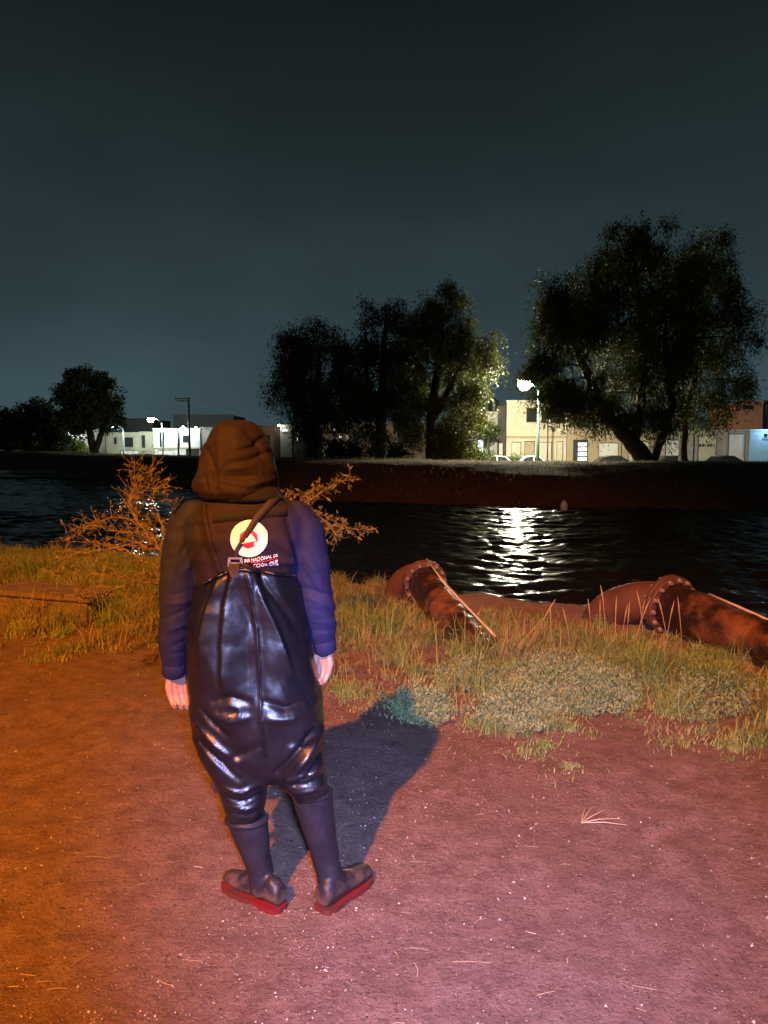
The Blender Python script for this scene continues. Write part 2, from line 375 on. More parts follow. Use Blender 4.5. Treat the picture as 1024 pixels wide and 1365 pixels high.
def building(name, label, u0, u1, vtop, Y, wall, openings=(), depth=8, parapet=True, vbase=None, storey_v=None, group=None):
    x0, x1, z1 = fx(u0, Y), fx(u1, Y), fz(vtop, Y); z0 = STREET if vbase is None else fz(vbase, Y)
    t = thing(name, label, 'building', ((x0 + x1) / 2, Y, z0), group)
    H = []
    for o in openings:
        k, a, c, vt, vb = o[:5]; zb = fz(vb, Y)
        H.append((k, fx(a, Y), fx(c, Y), max(zb, z0 + .02 if k in ('door', 'garage', 'litdoor') else zb), fz(vt, Y), o[5] if len(o) > 5 else None))
    link('wall', mesh_raw(facade(x0, x1, z0, z1, Y, depth, [h[1:5] for h in H]), 'wall', t.location), M[wall], t)
    if parapet:
        part('parapet', MB().box(x0 - .06, x1 + .06, Y - .06, Y + .18, z1 + .002, z1 + .16), M[wall], t)
    if storey_v:
        zz = fz(storey_v, Y); part('floor_band', MB().box(x0 + .002, x1 - .002, Y - .10, Y - .003, zz - .12, zz + .06), M['tan'], t)
    for k, a, c, d, e, mm in H:
        w = .05; yf = Y + .05; b = MB()
        for q in ((a, a + w, d, e), (c - w, c, d, e), (a + w, c - w, d, d + w), (a + w, c - w, e - w, e)):
            b.box(q[0] + .003, q[1] - .003, yf, yf + .06, q[2] + .003, q[3] - .003)
        if k in ('window', 'litwindow', 'warmwindow'):
            n = max(1, round((c - a) / .9))
            for i in range(1, n): xm = a + (c - a) * i / n; b.box(xm - .02, xm + .02, yf + .002, yf + .05, d + w, e - w)
            g = part('window', MB().box(a + .01, c - .01, yf + .07, yf + .085, d + .01, e - .01), M[{'window': 'glass', 'litwindow': 'lit', 'warmwindow': 'lit_warm'}[k]], t)
            part('window_frame', b, M['metal_dark'], g)
            part('window_sill', MB().box(a - .06, c + .06, Y - .09, Y + .02, d - .07, d - .004), M[wall], g)
        elif k == 'litdoor':
            g = part('door', MB().box(a + .01, c - .01, yf + .08, yf + .10, d + .01, e - .01), M['metal_dark'], t)
            part('door_frame', b, M['metal_dark'], g)
            xa = a + (c - a) * .36; n = 6; hh = (e - d - .25) / n
            for i in range(n): part('lit_pane', MB().box(xa, c - .08, yf + .066, yf + .078, d + .1 + i * hh, d + .1 + i * hh + hh * .72), M['lit'], g)
        else:
            mt = M[mm or 'shutter']; bb = MB().box(a + .01, c - .01, yf + .07, yf + .10, d + .01, e - .01)
            n = max(1, round((c - a) / (.9 if k == 'door' else .7)))
            for i in range(n):
                for j in range(2 if k == 'door' else 3):
                    m2 = 2 if k == 'door' else 3
                    bb.box(a + (c - a) * (i + .12) / n, a + (c - a) * (i + .88) / n, yf + .055, yf + .069, d + (e - d) * (j + .1) / m2, d + (e - d) * (j + .9) / m2)
            g = part('garage_door' if k == 'garage' else 'door', bb, mt, t); part('door_frame', b, M['metal_dark'], g)
            part('door_handle', MB().box(c - .2, c - .16, yf + .01, yf + .05, (d + e) / 2 - .1, (d + e) / 2 + .1), M['metal_grey'], g)
    return t

H1 = building('cream_house', 'cream two-storey house with two dark upper windows behind the green lamp post', 675, 755, 536, 64, 'cream',
         [('window', 701, 717, 544, 563), ('window', 721, 752, 543, 564), ('door', 682, 695, 589, 640), ('garage', 699, 713, 588, 640, 'tan'), ('garage', 715, 736, 589, 640), ('door', 742, 751, 588, 640)], storey_v=582)
building('cream_house', 'cream house with slatted lit door behind the leaning pepper tree trunk', 755.5, 828, 550, 64.15, 'tan',
         [('litdoor', 764, 784, 586, 640), ('garage', 798, 825, 590, 640, 'shutter_white'), ('window', 770, 790, 556, 570)], storey_v=578)
building('grey_house', 'low grey one-storey house seen between the two pepper tree trunks', 828.5, 884, 577, 64.3, 'tan', [('garage', 838, 868, 588, 640, 'shutter')])
building('grey_house', 'low grey one-storey house with whitish door left of the lettered gate', 884.5, 924, 577, 64.1, 'grey', [('garage', 887, 909, 586, 640, 'shutter_white')])
bg = building('grey_house', 'low grey one-storey house whose pale gate has dark lettering', 924.5, 966, 575, 64.25, 'grey', [('garage', 930, 956, 580, 640, 'shutter')])
building('grey_house', 'low pale house with wide white gate beside the blue-lit wall', 966.5, 999, 575, 64.1, 'grey', [('garage', 970, 994, 578, 640, 'shutter_white')])
bb_ = building('blue_lit_house', 'low house with blue lamplight coloured into its wall at right edge', 999.5, 1062, 575, 64.0, 'blue', [('door', 1030, 1044, 585, 640), ('window', 1017.5, 1022.5, 578, 583.5)])
building('brick_house', 'orange-brown bare brick upper storey at right edge', 980, 1015, 537, 69, 'brick', [('window', 988, 1003, 540, 545.5)], depth=6)
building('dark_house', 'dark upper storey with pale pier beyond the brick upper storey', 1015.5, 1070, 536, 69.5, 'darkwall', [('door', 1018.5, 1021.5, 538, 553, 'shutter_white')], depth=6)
building('white_house', 'low white house with brightly lit doorway below the water tank', 612, 646, 577, 64.2, 'white', [('litwindow', 636.5, 645, 586, 606), ('door', 625, 633, 586, 640, 'metal_dark')])
pier = building('tank_tower', 'narrow plastered tower carrying the black water tank', 646.5, 663, 551, 64.4, 'grey', [], depth=2.2)
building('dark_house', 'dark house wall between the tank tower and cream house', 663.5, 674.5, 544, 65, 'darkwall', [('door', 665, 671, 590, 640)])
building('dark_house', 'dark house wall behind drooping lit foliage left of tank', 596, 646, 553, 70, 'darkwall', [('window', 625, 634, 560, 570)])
building('dim_house', 'long dim brown house behind the middle pepper trees', 430, 600, 566, 72, 'brown',
         [('litwindow', 441, 449, 571, 575), ('window', 470, 490, 575, 590), ('warmwindow', 452, 456, 580, 584), ('window', 530, 560, 575, 592), ('litwindow', 546, 549, 581, 585)])
building('dim_house', 'dark brown low house right of the hooded head', 338, 391, 569, 80, 'brown', [('window', 350, 360, 580, 592)])
building('white_house', 'small pale house with one small lit window beside the left pepper tree', 391.5, 429, 570, 78, 'grey', [('litwindow', 395, 398, 576, 588), ('window', 405, 418, 578, 592)])
building('small_house', 'narrow pale house with bright small upper window right of the hooded head', 374, 389, 568, 79.5, 'white', [('litwindow', 376, 384, 571.5, 575.5)], depth=.4)
# along the far left of the canal
YL = 100
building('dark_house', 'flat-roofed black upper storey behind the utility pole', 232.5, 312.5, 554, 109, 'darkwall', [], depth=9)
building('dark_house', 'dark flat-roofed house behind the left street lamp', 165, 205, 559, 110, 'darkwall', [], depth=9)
building('white_house', 'brightly lit white house with framed upper window behind dark poles', 205, 267, 572.5, YL, 'white',
         [('window', 244, 252, 580.5, 590), ('window', 213, 219.5, 576, 596), ('door', 239.2, 240.6, 575, 596, 'metal_grey'), ('garage', 248, 266, 598, 640, 'metal_dark'), ('garage', 210, 232, 600, 640, 'shutter_white')], storey_v=597)
building('grey_house', 'plain grey house wall right of the lit white house', 267.5, 300, 571, YL + .2, 'grey', [('garage', 270, 284, 598, 640, 'metal_dark'), ('window', 288, 296, 578, 588)])
building('olive_house', 'olive house with dark doorway and tan panel beside the lit white house', 187, 204.7, 577, YL + .4, 'olive', [('window', 189, 194, 580, 597), ('garage', 190, 202, 601, 640, 'grey')])
building('olive_house', 'low olive house whose front wall is lit bright, right of left tree', 142, 186.7, 578, YL + .1, 'olive', [('window', 166, 178, 583, 596), ('window', 152, 156, 583, 592), ('garage', 160, 184, 600, 640, 'shutter_white')])
building('white_house', 'small far white house glimpsed through the left tree', 92, 141, 574, 118, 'white', [('litwindow', 102, 107, 575, 581), ('litwindow', 121, 127, 584, 593)])
building('dark_house', 'far dark low house at the left edge behind trees', -20, 90, 577, 126, 'grey', [('window', 20, 30, 584, 592)])

# dark lettering on the gate (too blurred in the photograph to read: only dashes of paint)
tk = MB(); z_ = fz(594, 64)
for i, (a, c) in enumerate(((934, 937), (938, 941), (942, 943), (945, 948), (949, 952), (953, 954.5))):
    tk.box(fx(a, 64), fx(c, 64), 64.25 + .095, 64.25 + .1, fz(595.5, 64), fz(592, 64))
part('painted_lettering', tk, M['metal_dark'], bg)

def lathe(c, prof, n=20): return [[(c[0] + r * math.cos(2 * math.pi * k / n), c[1] + r * math.sin(2 * math.pi * k / n), c[2] + z) for k in range(n)] for r, z in prof]
tank = thing('water_tank', 'black plastic rooftop water tank on narrow tower', 'water tank', (fx(657, 65.4), 65.4, fz(551, 64.4) + .17))
tl = tank.location
part('tank_body', MB().loft(lathe(tl, [(.44, 0), (.47, .1), (.47, .3), (.445, .34), (.47, .38), (.47, .62), (.445, .66), (.47, .7), (.46, .88), (.33, 1.02), (.16, 1.08)])), M['tank'], tank, True)
part('tank_lid', MB().loft(lathe(tl, [(.17, 1.06), (.19, 1.09), (.18, 1.16), (.05, 1.19)])), M['tank'], tank, True)

# ------------------------------------------------------------------ street lamps and poles
def street_lamp(label, head, pole_u, Y, col, strength, pole_m='metal_green', size=.30, arm_drop=.35):
    hx, hz = px(head[0], head[1], Y).x, px(head[0], head[1], Y).z; pxx = fx(pole_u, Y)
    t = thing('street_lamp', label, 'street lamp', (pxx, Y, STREET), 'street lamps across the canal')
    b = MB().tube([(pxx, Y, STREET), (pxx, Y, STREET + 1), (pxx, Y, hz - arm_drop)], [.14, .11, .075], 10)
    part('pole', b, M[pole_m], t, True)
    part('base_plate', MB().box(pxx - .2, pxx + .2, Y - .2, Y + .2, STREET + .008, STREET + .05), M[pole_m], t)
    d = 1 if hx > pxx else -1
    part('arm', MB().tube([(pxx, Y, hz - arm_drop - .05), (pxx + (hx - pxx) * .4, Y, hz - .02), (hx - d * .15, Y, hz + size * .75)], [.05, .04, .035], 8), M[pole_m], t, True)
    hd = part('lamp_head', MB().loft([[(hx + a, Y + b_ * w, hz + size * .75 + c_ * h) for b_, c_ in ((-1, 0), (-.7, .8), (0, 1), (.7, .8), (1, 0))] for a, w, h in ((-.5, .08, .06), (-.35, .22, .15), (.1, .24, .19), (.45, .1, .1))]), M['metal_grey'], t)
    part('lamp_shade', MB().loft(lathe((hx, Y, hz - .03), [(size * 1.0, size * .48), (size * .98, size * .62), (size * .8, size * .95), (size * .3, size * 1.15)], 18)), M['metal_grey'], hd, True)
    part('lens', MB().ell((hx, Y, hz - .03), (size, size, size * .95), 16, 10), lens('lamp_lens', col, strength), hd, True)
    return t
street_lamp('green street lamp with brilliant white head between the big trees', (699, 512), 717, 51, (1, .92, .66), 2500, size=.42)
street_lamp('tall street lamp with bright head in front of the lit white house', (201, 559), 217, 96, (.85, 1, .93), 500, 'metal_grey', .38)
street_lamp('short street lamp with dim head beside the left tree', (150.5, 568), 165, 95, (.9, 1, .93), 260, 'metal_grey', .2)
street_lamp('distant street lamp shining through the far left trees', (84, 565), 95, 116, (.95, 1, .9), 350, 'metal_grey', .26)
street_lamp('distant street lamp glowing behind the leftmost of the middle trees', (455, 541), 463, 70, (1, .9, .7), 110, 'metal_grey', .17)
def wall_lamp(label, u, v, Y, col, s, r):
    p = px(u, v, Y); t = thing('wall_lamp', label, 'lamp', p)
    part('bracket', MB().tube([p + Vector((0, .6, -.05)), p + Vector((0, .25, .12)), p + Vector((0, 0, .12))], .03, 6), M['metal_dark'], t)
    g = part('lamp_hood', MB().loft(lathe(p, [(.05, .2), (r * 1.15, .12), (r * 1.2, .05)], 12)), M['metal_dark'], t)
    part('bulb', MB().ell(p, (r, r, r * .8), 12, 8), lens('bulb', col, s), g, True)
wall_lamp('round wall lamp above the lit white house front', 244, 570.5, YL - .7, (.92, 1, .95), 130, .28)
wall_lamp('tiny wall lamp on the corner of the lit white house', 261.5, 570, YL - .6, (.9, 1, .95), 120, .12)
wall_lamp('tiny lamp on the small pale house right of the hooded head', 372, 567, 79, (1, .95, .8), 60, .13)
wall_lamp('cool wall lamp on the low blue-lit house', 1029, 566, 63.3, (.55, .8, 1), 190, .16)

def pole(label, u, vt, Y, arms=(), r=.11):
    x = fx(u, Y); z1 = fz(vt, Y); t = thing('utility_pole', label, 'pole', (x, Y, STREET))
    part('shaft', MB().tube([(x, Y, STREET), (x, Y, z1)], [r, r * .7], 8), M['metal_dark'], t, True)
    for a, c, v in arms:
        ca = part('crossarm', MB().box(fx(a, Y), fx(c, Y), Y - .13, Y - .08, fz(v, Y) - .06, fz(v, Y) + .06), M['metal_dark'], t)
        for k in range(3):
            xx = fx(a, Y) + (fx(c, Y) - fx(a, Y)) * (k + .2) / 2.5
            part('insulator', MB().tube([(xx, Y - .1, fz(v, Y) + .05), (xx, Y - .1, fz(v, Y) + .3)], .06, 6), M['metal_grey'], ca)
    return t
pole('tall dark utility pole with crossarms left of the hooded head', 253, 530, 94, [(235, 255, 531.5), (238, 254, 534.5)], .16)
pole('plain dark pole in front of the lit white house', 238, 571, 93, [], .12)
pole('slim unlit lantern post in front of the cream house', 730, 565, 61.3, [(728, 732, 564)], .07)
cbl = MB()
for v0, v1, uend in ((533, 541, 20), (536, 545, 20), (534, 548, 372)):
    A, B_ = px(253, v0, 94), px(uend, v1, 110 if uend < 100 else 79)
    cbl = MB().tube([A.lerp(B_, k / 8) + Vector((0, 0, -1.2 * (k / 8) * (1 - k / 8) * 4 * .6)) for k in range(9)], .008, 5)
    tag(link('overhead_wire', cbl.mesh('overhead_wire'), M['metal_dark']), {533: 'upper wire running left from the utility pole', 536: 'lower wire running left from the utility pole', 534: 'wire running right from the utility pole behind the head'}[v0], 'wire', 'wires on the utility pole')

# ------------------------------------------------------------------ parked cars
def make_car(label, x, y, paint, length=4.3, flip=1):
    t = thing('parked_car', label, 'car', (x, y, STREET), 'cars parked along the street')
    L = length / 2
    def P(a, b, c): return (x + flip * a * L, y + b, STREET + c)
    side = [(-1, .55), (-.99, .8), (-.75, .90), (-.42, .95), (.30, .95), (.72, .84), (.96, .70), (1, .45), (.98, .25), (-.97, .25)]
    rings = []
    for b, s in ((-.86, .94), (-.80, 1), (.80, 1), (.86, .94)):
        rings.append([P(a * s, b, .55 + (c - .55) * s) for a, c in side])
    part('body', MB().loft(rings), paint, t)
    cab = [(-.70, .93), (-.48, 1.36), (-.20, 1.46), (.08, 1.42), (.42, .93)]
    rings = [[P(a * s - .06 * (1 - s), b, .93 + (c - .93) * k) for a, c in cab] for b, s, k in ((-.70, .90, .985), (-.62, .96, 1), (.62, .96, 1), (.70, .90, .985))]
    part('cabin', MB().loft(rings), paint, t)
    for sgn in (-1, 1):
        for poly in ([(-.60, .98), (-.45, 1.31), (-.15, 1.39), (-.15, .98)], [(-.10, .98), (-.10, 1.385), (.06, 1.36), (.30, .98)]):
            Vv = [P(a * .9, sgn * .725, c) for a, c in poly] + [P(a * .9, sgn * .69, c) for a, c in poly]; n = 4
            part('side_window', MB().add(Vv, [(0, 1, 2, 3), (7, 6, 5, 4)] + [(k, (k + 1) % 4, 4 + (k + 1) % 4, 4 + k) for k in range(4)]), M['glass'], t)
        part('headlight', MB().ell(P(.955, sgn * .62, .68), (.07, .14, .07), 10, 6), M['metal_grey'], t, True)
        part('tail_light', MB().ell(P(-.985, sgn * .66, .76), (.04, .12, .07), 10, 6), M['tail'], t, True)
        for a in (-.62, .64):
            c = Vector(P(a, sgn * .76, .32)); w = part('wheel', MB().tube([c - Vector((0, .1, 0)), c + Vector((0, .1, 0))], .32, 18), M['tank'], t)
            part('rim', MB().tube([c - Vector((0, .106, 0)), c + Vector((0, .106, 0))], .19, 12), M['metal_grey'], w)
    for a, c, d, e in ((.05, 1.40, .40, .97), (-.50, 1.33, -.69, .97)):
        off = .035
        Vv = [P(a, -.6, c), P(a, .6, c), P(d, .62, e), P(d, -.62, e)]; Vv2 = [(v[0] + flip * off * (1 if a > 0 else -1), v[1], v[2] + off) for v in Vv]
        part('windscreen' if a > 0 else 'rear_window', MB().add(Vv + Vv2, [(0, 1, 2, 3), (7, 6, 5, 4)] + [(k, (k + 1) % 4, 4 + (k + 1) % 4, 4 + k) for k in range(4)]), M['glass'], t)
    return t
M['tail'] = mat('tail_light_red', (.3, .01, .01), rough=.3)
P_W = mat('white_car_paint', (.75, .75, .74), rough=.25, coat=.5); P_D = mat('dark_car_paint', (.025, .025, .03), rough=.25, coat=.5); P_S = mat('silver_car_paint', (.5, .5, .5), rough=.3, coat=.5)
make_car('white parked car in front of the green lamp post', fx(714, 58), 58, P_W)
make_car('silver parked car left of the lime green bush', fx(657, 58.6), 58.6, P_S, flip=-1)
make_car('dark parked car behind the leaning main trunk', fx(822, 58), 58, P_D)
make_car('dark parked car between the main trunk and the slim trunk', fx(890, 58), 58, P_D, flip=-1)
make_car('dark parked car near the lettered gate', fx(972, 58), 58, P_D)

# ------------------------------------------------------------------ trees
def leaves(P, n_per, length, droop, leaf_l, leaf_w, rg, spread=.5):
    """strands hanging from the points P; returns quads"""
    n = len(P); ang = rg.uniform(0, 2 * math.pi, n); out = np.stack([np.cos(ang), np.sin(ang), np.zeros(n)], -1)
    L = length * rg.uniform(.5, 1.3, n)
    t = rg.uniform(0, 1, (n, n_per)); tt = t[..., None]
    side = rg.normal(0, .06, (n, n_per, 3)) * (1 + spread)
    pos = P[:, None, :] + out[:, None, :] * (L[:, None, None] * tt * (1 - droop * .7)) + np.array([0, 0, -1.]) * (L[:, None, None] * droop * tt ** 1.5) + (1 - droop) * np.array([0, 0, .5]) * (L[:, None, None] * tt * rg.uniform(-.6, 1, (n, 1, 1))) + side
    pos = pos.reshape(-1, 3); m = len(pos)
    d = rg.normal(0, 1, (m, 3)); d[:, 2] -= 1.6 * droop; d /= np.linalg.norm(d, axis=1)[:, None]
    e = np.cross(d, rg.normal(0, 1, (m, 3))); e /= np.linalg.norm(e, axis=1)[:, None] + 1e-6
    ll = leaf_l * rg.uniform(.6, 1.35, (m, 1)); ww = leaf_w * rg.uniform(.7, 1.3, (m, 1))
    V = np.stack([pos - e * ww * .15, pos + d * ll * .45 - e * ww * .5, pos + d * ll, pos + d * ll * .45 + e * ww * .5], 1).reshape(-1, 3)
    return V
def quads(V): return np.arange(len(V)).reshape(-1, 4)
def tree(name, label, Y, trunks, blobs, density, seed, m='pepper_leaf', droop=.85, length=1.1, leaf=(.19, .055), cat='tree', group=None, base_r=.4, clump=.36, dz=1.0):
    rg = np.random.default_rng(seed); rr = random.Random(seed)
    base = px(trunks[0][0][0], trunks[0][0][1], Y); gz = bank_h(base.x, base.y)
    t = thing(name, label, cat, (base.x, base.y, gz - .05), group)
    b = MB(); tips = []
    for ti, tr in enumerate(trunks):
        pts = [px(u, v, Y) for u, v, *_ in tr]; 
        if ti == 0 or tr[0][1] > 600: pts[0] = Vector((pts[0].x, Y, gz - .25))
        for k, p in enumerate(pts[1:], 1): p.y += rr.uniform(-.5, .5) * k * .5
        rad = [q[2] * Y / FPX for q in tr]
        # refine with a little waviness
        P2 = []; R2 = []
        for k in range(len(pts) - 1):
            for q in range(4):
                f = q / 4; P2.append(pts[k].lerp(pts[k + 1], f) + Vector((rr.uniform(-.05, .05), rr.uniform(-.05, .05), 0)) * (0 if k + q == 0 else 1)); R2.append(rad[k] + (rad[k + 1] - rad[k]) * f)
        P2.append(pts[-1]); R2.append(rad[-1]); b.tube(P2, R2, 9)
        tips += P2[len(P2) // 3:]
    allP = []
    for (u, v, ru, rv) in blobs:
        c = px(u, v, Y); rx = ru * 1.05 * Y / FPX; rz = rv * 1.03 * Y / FPX; ry = (rx + rz) / 2 * dz
        c.y += rr.uniform(-.5, .5) * ry
        # a limb towards the clump
        src = min(tips, key=lambda p: (p - c).length + max(0, p.z - c.z) * 2)
        mid = src.lerp(c, .5) + Vector((rr.uniform(-.3, .3), rr.uniform(-.3, .3), .25 * (c - src).length * .4))
        r0 = min(.16, .05 + .012 * (c - src).length); b.tube([src, src.lerp(mid, .5) + Vector((0, 0, .05)), mid, c], [r0, r0 * .8, r0 * .55, .02], 6)
        nc = max(5, int(8 + rx * rz * 2.2))
        d = rg.normal(0, 1, (nc, 3)); d /= np.linalg.norm(d, axis=1)[:, None]
        cc = np.array(c) + d * np.array([rx, ry, rz]) * (rg.uniform(.25, 1, (nc, 1)) ** .5) * .95
        for q in cc:
            p = Vector(q); b.tube([c.lerp(p, .1), c.lerp(p, .6) + Vector((0, 0, .1)), p], [.035, .022, .01], 4, False)
        n = int(density * rx * rz * 3.1)
        pick = rg.integers(0, nc, n)
        sz = clump * (rx * rz) ** .5 * .40 + .20
        P = cc[pick] + rg.normal(0, 1, (n, 3)) * np.array([sz, sz, sz * .8]) * .75
        allP.append(P)
    part('trunk', b, M['bark'], t, True)
    P = np.concatenate(allP); K = 13
    V = leaves(P, K, length, droop, leaf[0], leaf[1], rg) - np.array(t.location)
    V[:, 2] = np.maximum(V[:, 2], .15)
    link('crown', mesh_np('crown', V, quads(V)), M[m], t)
    return t
TG = 'trees on the far bank'
tree('pepper_tree', 'huge drooping pepper tree with leaning forked trunk, tallest on the far bank', 42,
     [[(862, 618, 15), (850, 600, 12), (826, 570, 9.5), (800, 535, 7.5), (780, 500, 6), (765, 460, 4), (755, 420, 2)], [(846, 590, 7), (852, 560, 6.5), (858, 510, 5.5), (850, 440, 4.5), (845, 370, 2)],
      [(866, 610, 7), (884, 585, 6), (893, 540, 5), (892, 470, 4), (890, 400, 2)], [(828, 572, 4), (812, 563, 5), (800, 560, 3)]],
     [(770, 420, 48, 55), (735, 455, 34, 60), (728, 385, 24, 34), (805, 370, 48, 52), (835, 330, 28, 40), (870, 320, 30, 40), (860, 400, 60, 70), (820, 460, 60, 60), (760, 505, 46, 42), (720, 490, 22, 50), (890, 450, 50, 70), (900, 370, 40, 50),
      (850, 520, 55, 40), (895, 530, 40, 45), (768, 535, 34, 30), (800, 548, 22, 26), (748, 530, 20, 30), (865, 560, 34, 24)], 50, 1, group=TG)
tree('pepper_tree', 'drooping pepper tree on slim straight trunk at the right edge', 44.5,
     [[(912, 618, 6.5), (913, 590, 5.5), (916, 550, 5), (922, 500, 4.5), (932, 440, 3.5), (942, 380, 2)]],
     [(950, 335, 28, 30), (935, 375, 42, 40), (970, 365, 18, 34), (955, 430, 40, 52), (985, 455, 26, 34), (940, 490, 44, 48), (975, 510, 26, 40), (950, 540, 34, 34), (915, 440, 30, 50)], 40, 2, group=TG)
tree('pepper_tree', 'rounded pepper tree, leftmost of the middle trees', 46,
     [[(415, 620, 10), (417, 590, 8), (420, 550, 6.5), (424, 500, 4.5), (425, 460, 2)], [(418, 585, 5), (404, 540, 4), (395, 495, 2)], [(420, 560, 5), (440, 520, 4), (452, 480, 2)]],
     [(425, 465, 42, 38), (395, 480, 28, 40), (380, 512, 22, 32), (450, 470, 26, 40), (415, 510, 40, 44), (455, 520, 26, 44), (440, 560, 34, 34), (395, 545, 20, 24)], 52, 3, group=TG)
tree('pepper_tree', 'narrow dark tree with spiky top in the middle of the far bank', 47,
     [[(507, 622, 9), (508, 580, 7.5), (510, 520, 6), (512, 460, 4), (515, 420, 2)], [(508, 570, 5), (490, 520, 4), (488, 450, 2)]],
     [(492, 425, 14, 24), (522, 425, 20, 26), (508, 465, 32, 36), (500, 510, 38, 44), (512, 555, 40, 40), (478, 545, 26, 36), (535, 500, 26, 40), (545, 455, 12, 25)], 52, 4, droop=.55, length=.9, m='dark_leaf', group=TG)
tree('pepper_tree', 'tall dark tree whose right side is lit by the lamp', 49.5,
     [[(574, 620, 9), (575, 580, 8), (580, 520, 6.5), (588, 460, 4.5), (592, 410, 2)], [(577, 560, 5), (604, 510, 4), (630, 460, 2)]],
     [(575, 405, 18, 22), (600, 402, 24, 24), (590, 440, 38, 38), (622, 432, 14, 20), (645, 450, 18, 20), (630, 480, 26, 32), (585, 490, 40, 46), (560, 450, 16, 40), (548, 480, 18, 40), (545, 530, 24, 40), (648, 490, 16, 16), (565, 550, 34, 44), (610, 540, 32, 44), (632, 535, 16, 30), (600, 585, 30, 26), (612, 590, 22, 24)], 54, 5, droop=.7, length=1.0, m='pepper_leaf', group=TG)
tree('round_tree', 'dark round-headed tree with forked trunk in front of the lit houses', 84,
     [[(126, 618, 7), (125, 600, 6), (118, 575, 4.5), (112, 550, 3), (110, 520, 1.5)], [(127, 600, 4.5), (137, 575, 3.5), (142, 550, 1.5)]],
     [(120, 512, 30, 22), (100, 530, 22, 20), (140, 525, 22, 24), (120, 545, 38, 26), (95, 560, 16, 20), (148, 555, 14, 24)], 17, 6, droop=.4, length=1.3, leaf=(.42, .16), m='dark_leaf', group=TG)
tree('round_tree', 'low dark tree left of the round-headed tree', 92,
     [[(66, 618, 5), (65, 590, 4), (64, 560, 2)]], [(62, 550, 26, 28), (45, 570, 26, 26), (78, 575, 22, 26), (60, 595, 30, 20)], 15, 7, droop=.4, length=1.4, leaf=(.45, .17), m='dark_leaf', group=TG)
tree('round_tree', 'low dark tree cut by the left edge', 96,
     [[(12, 618, 5), (12, 590, 4), (12, 570, 2)]], [(10, 565, 24, 22), (-10, 560, 26, 30), (28, 578, 20, 22), (10, 595, 34, 22)], 14, 8, droop=.4, length=1.4, leaf=(.45, .17), m='dark_leaf', group=TG)
def bush(label, u, v, Y, ru, rv, seed, m, dens, leaf=(.18, .08), name='bush'):
    return tree(name, label, Y, [[(u, 618, 2), (u, v, 1)]], [(u - ru * .4, v, ru * .6, rv), (u + ru * .4, v + rv * .15, ru * .6, rv * .9), (u, v + rv * .4, ru * .8, rv * .7)], dens, seed, m=m, droop=.3, length=.5, leaf=leaf, cat='bush')
bush('lit green bush beneath the distant lamp left of round-headed tree', 95, 597, 98, 18, 14, 21, 'lime_leaf', 26, (.35, .16))
bush('lime green bush between the silver car and white car', 686, 613, 60.5, 13, 6, 22, 'lime_leaf', 90)
bush('dark bush at the foot of the tall lamp-lit tree', 610, 604, 50, 22, 14, 23, 'pepper_leaf', 60)
bush('dark green bush under the leftmost middle tree', 455, 600, 49, 28, 16, 24, 'dark_leaf', 60)
bush('dark bush left of the silver car', 640, 607, 55, 14, 11, 25, 'dark_leaf', 60)
bush('small spreading yard tree before the tank tower', 652, 572, 62, 14, 9, 26, 'dark_leaf', 60, name='yard_tree')
bush('thin dark bush at the foot of the narrow middle tree', 520, 602, 50, 26, 14, 27, 'dark_leaf', 50)

# dry weeds on the far bank
def far_weeds():
    rg = np.random.default_rng(9); n = 12000
    x = rg.uniform(-32, 26, n); s = rg.uniform(.6, 13, n) ** 1.0
    keep = rg.random(n) < fbm(x * .5, s * .6, 61) * 1.3; x, s = x[keep], s[keep]; n = len(x)
    y = far_edge(x) + s
    cz = .80 + (fbm(x * .12, x * 0 + 3, 21) - .47) * .25
    z = WATER - .25 + (cz - WATER + .25) * ss(-.8, 5.2, s + (fbm(x * .4, s * .4, 31) - .47) * 1.2) + (STREET - cz) * ss(12.5, 18, s) + (fbm(x * .9, s * .9, 41) - .47) * .16
    P = np.stack([x, y, z - .03], -1)
    d = rg.normal(0, .45, (n, 3)); d[:, 2] = 1; L = rg.uniform(.04, .17, (n, 1)); e = np.stack([rg.normal(1, .5, n), rg.normal(0, .5, n), np.zeros(n)], -1) * .012
    V = np.stack([P - e, P + e, P + d * L + e * .3, P + d * L - e * .3], 1).reshape(-1, 3)
    o = link('bank_weeds', mesh_np('bank_weeds', V, quads(V)), M['dry_blade']); tag(o, 'dry weeds covering the far bank', 'weeds', kind='stuff')
far_weeds()
lit_ = px(752, 676, 28.6); lit_.z = WATER + .05
t = thing('litter_jug', 'pale plastic jug washed up at the far water edge', 'litter', lit_)
part('jug_body', MB().loft(lathe(lit_, [(.10, -.06), (.13, 0), (.13, .2), (.08, .28), (.04, .3)], 12)), M['shutter_white'], t, True)
part('jug_cap', MB().loft(lathe(lit_, [(.045, .3), (.045, .34)], 10)), M['tan'], t)
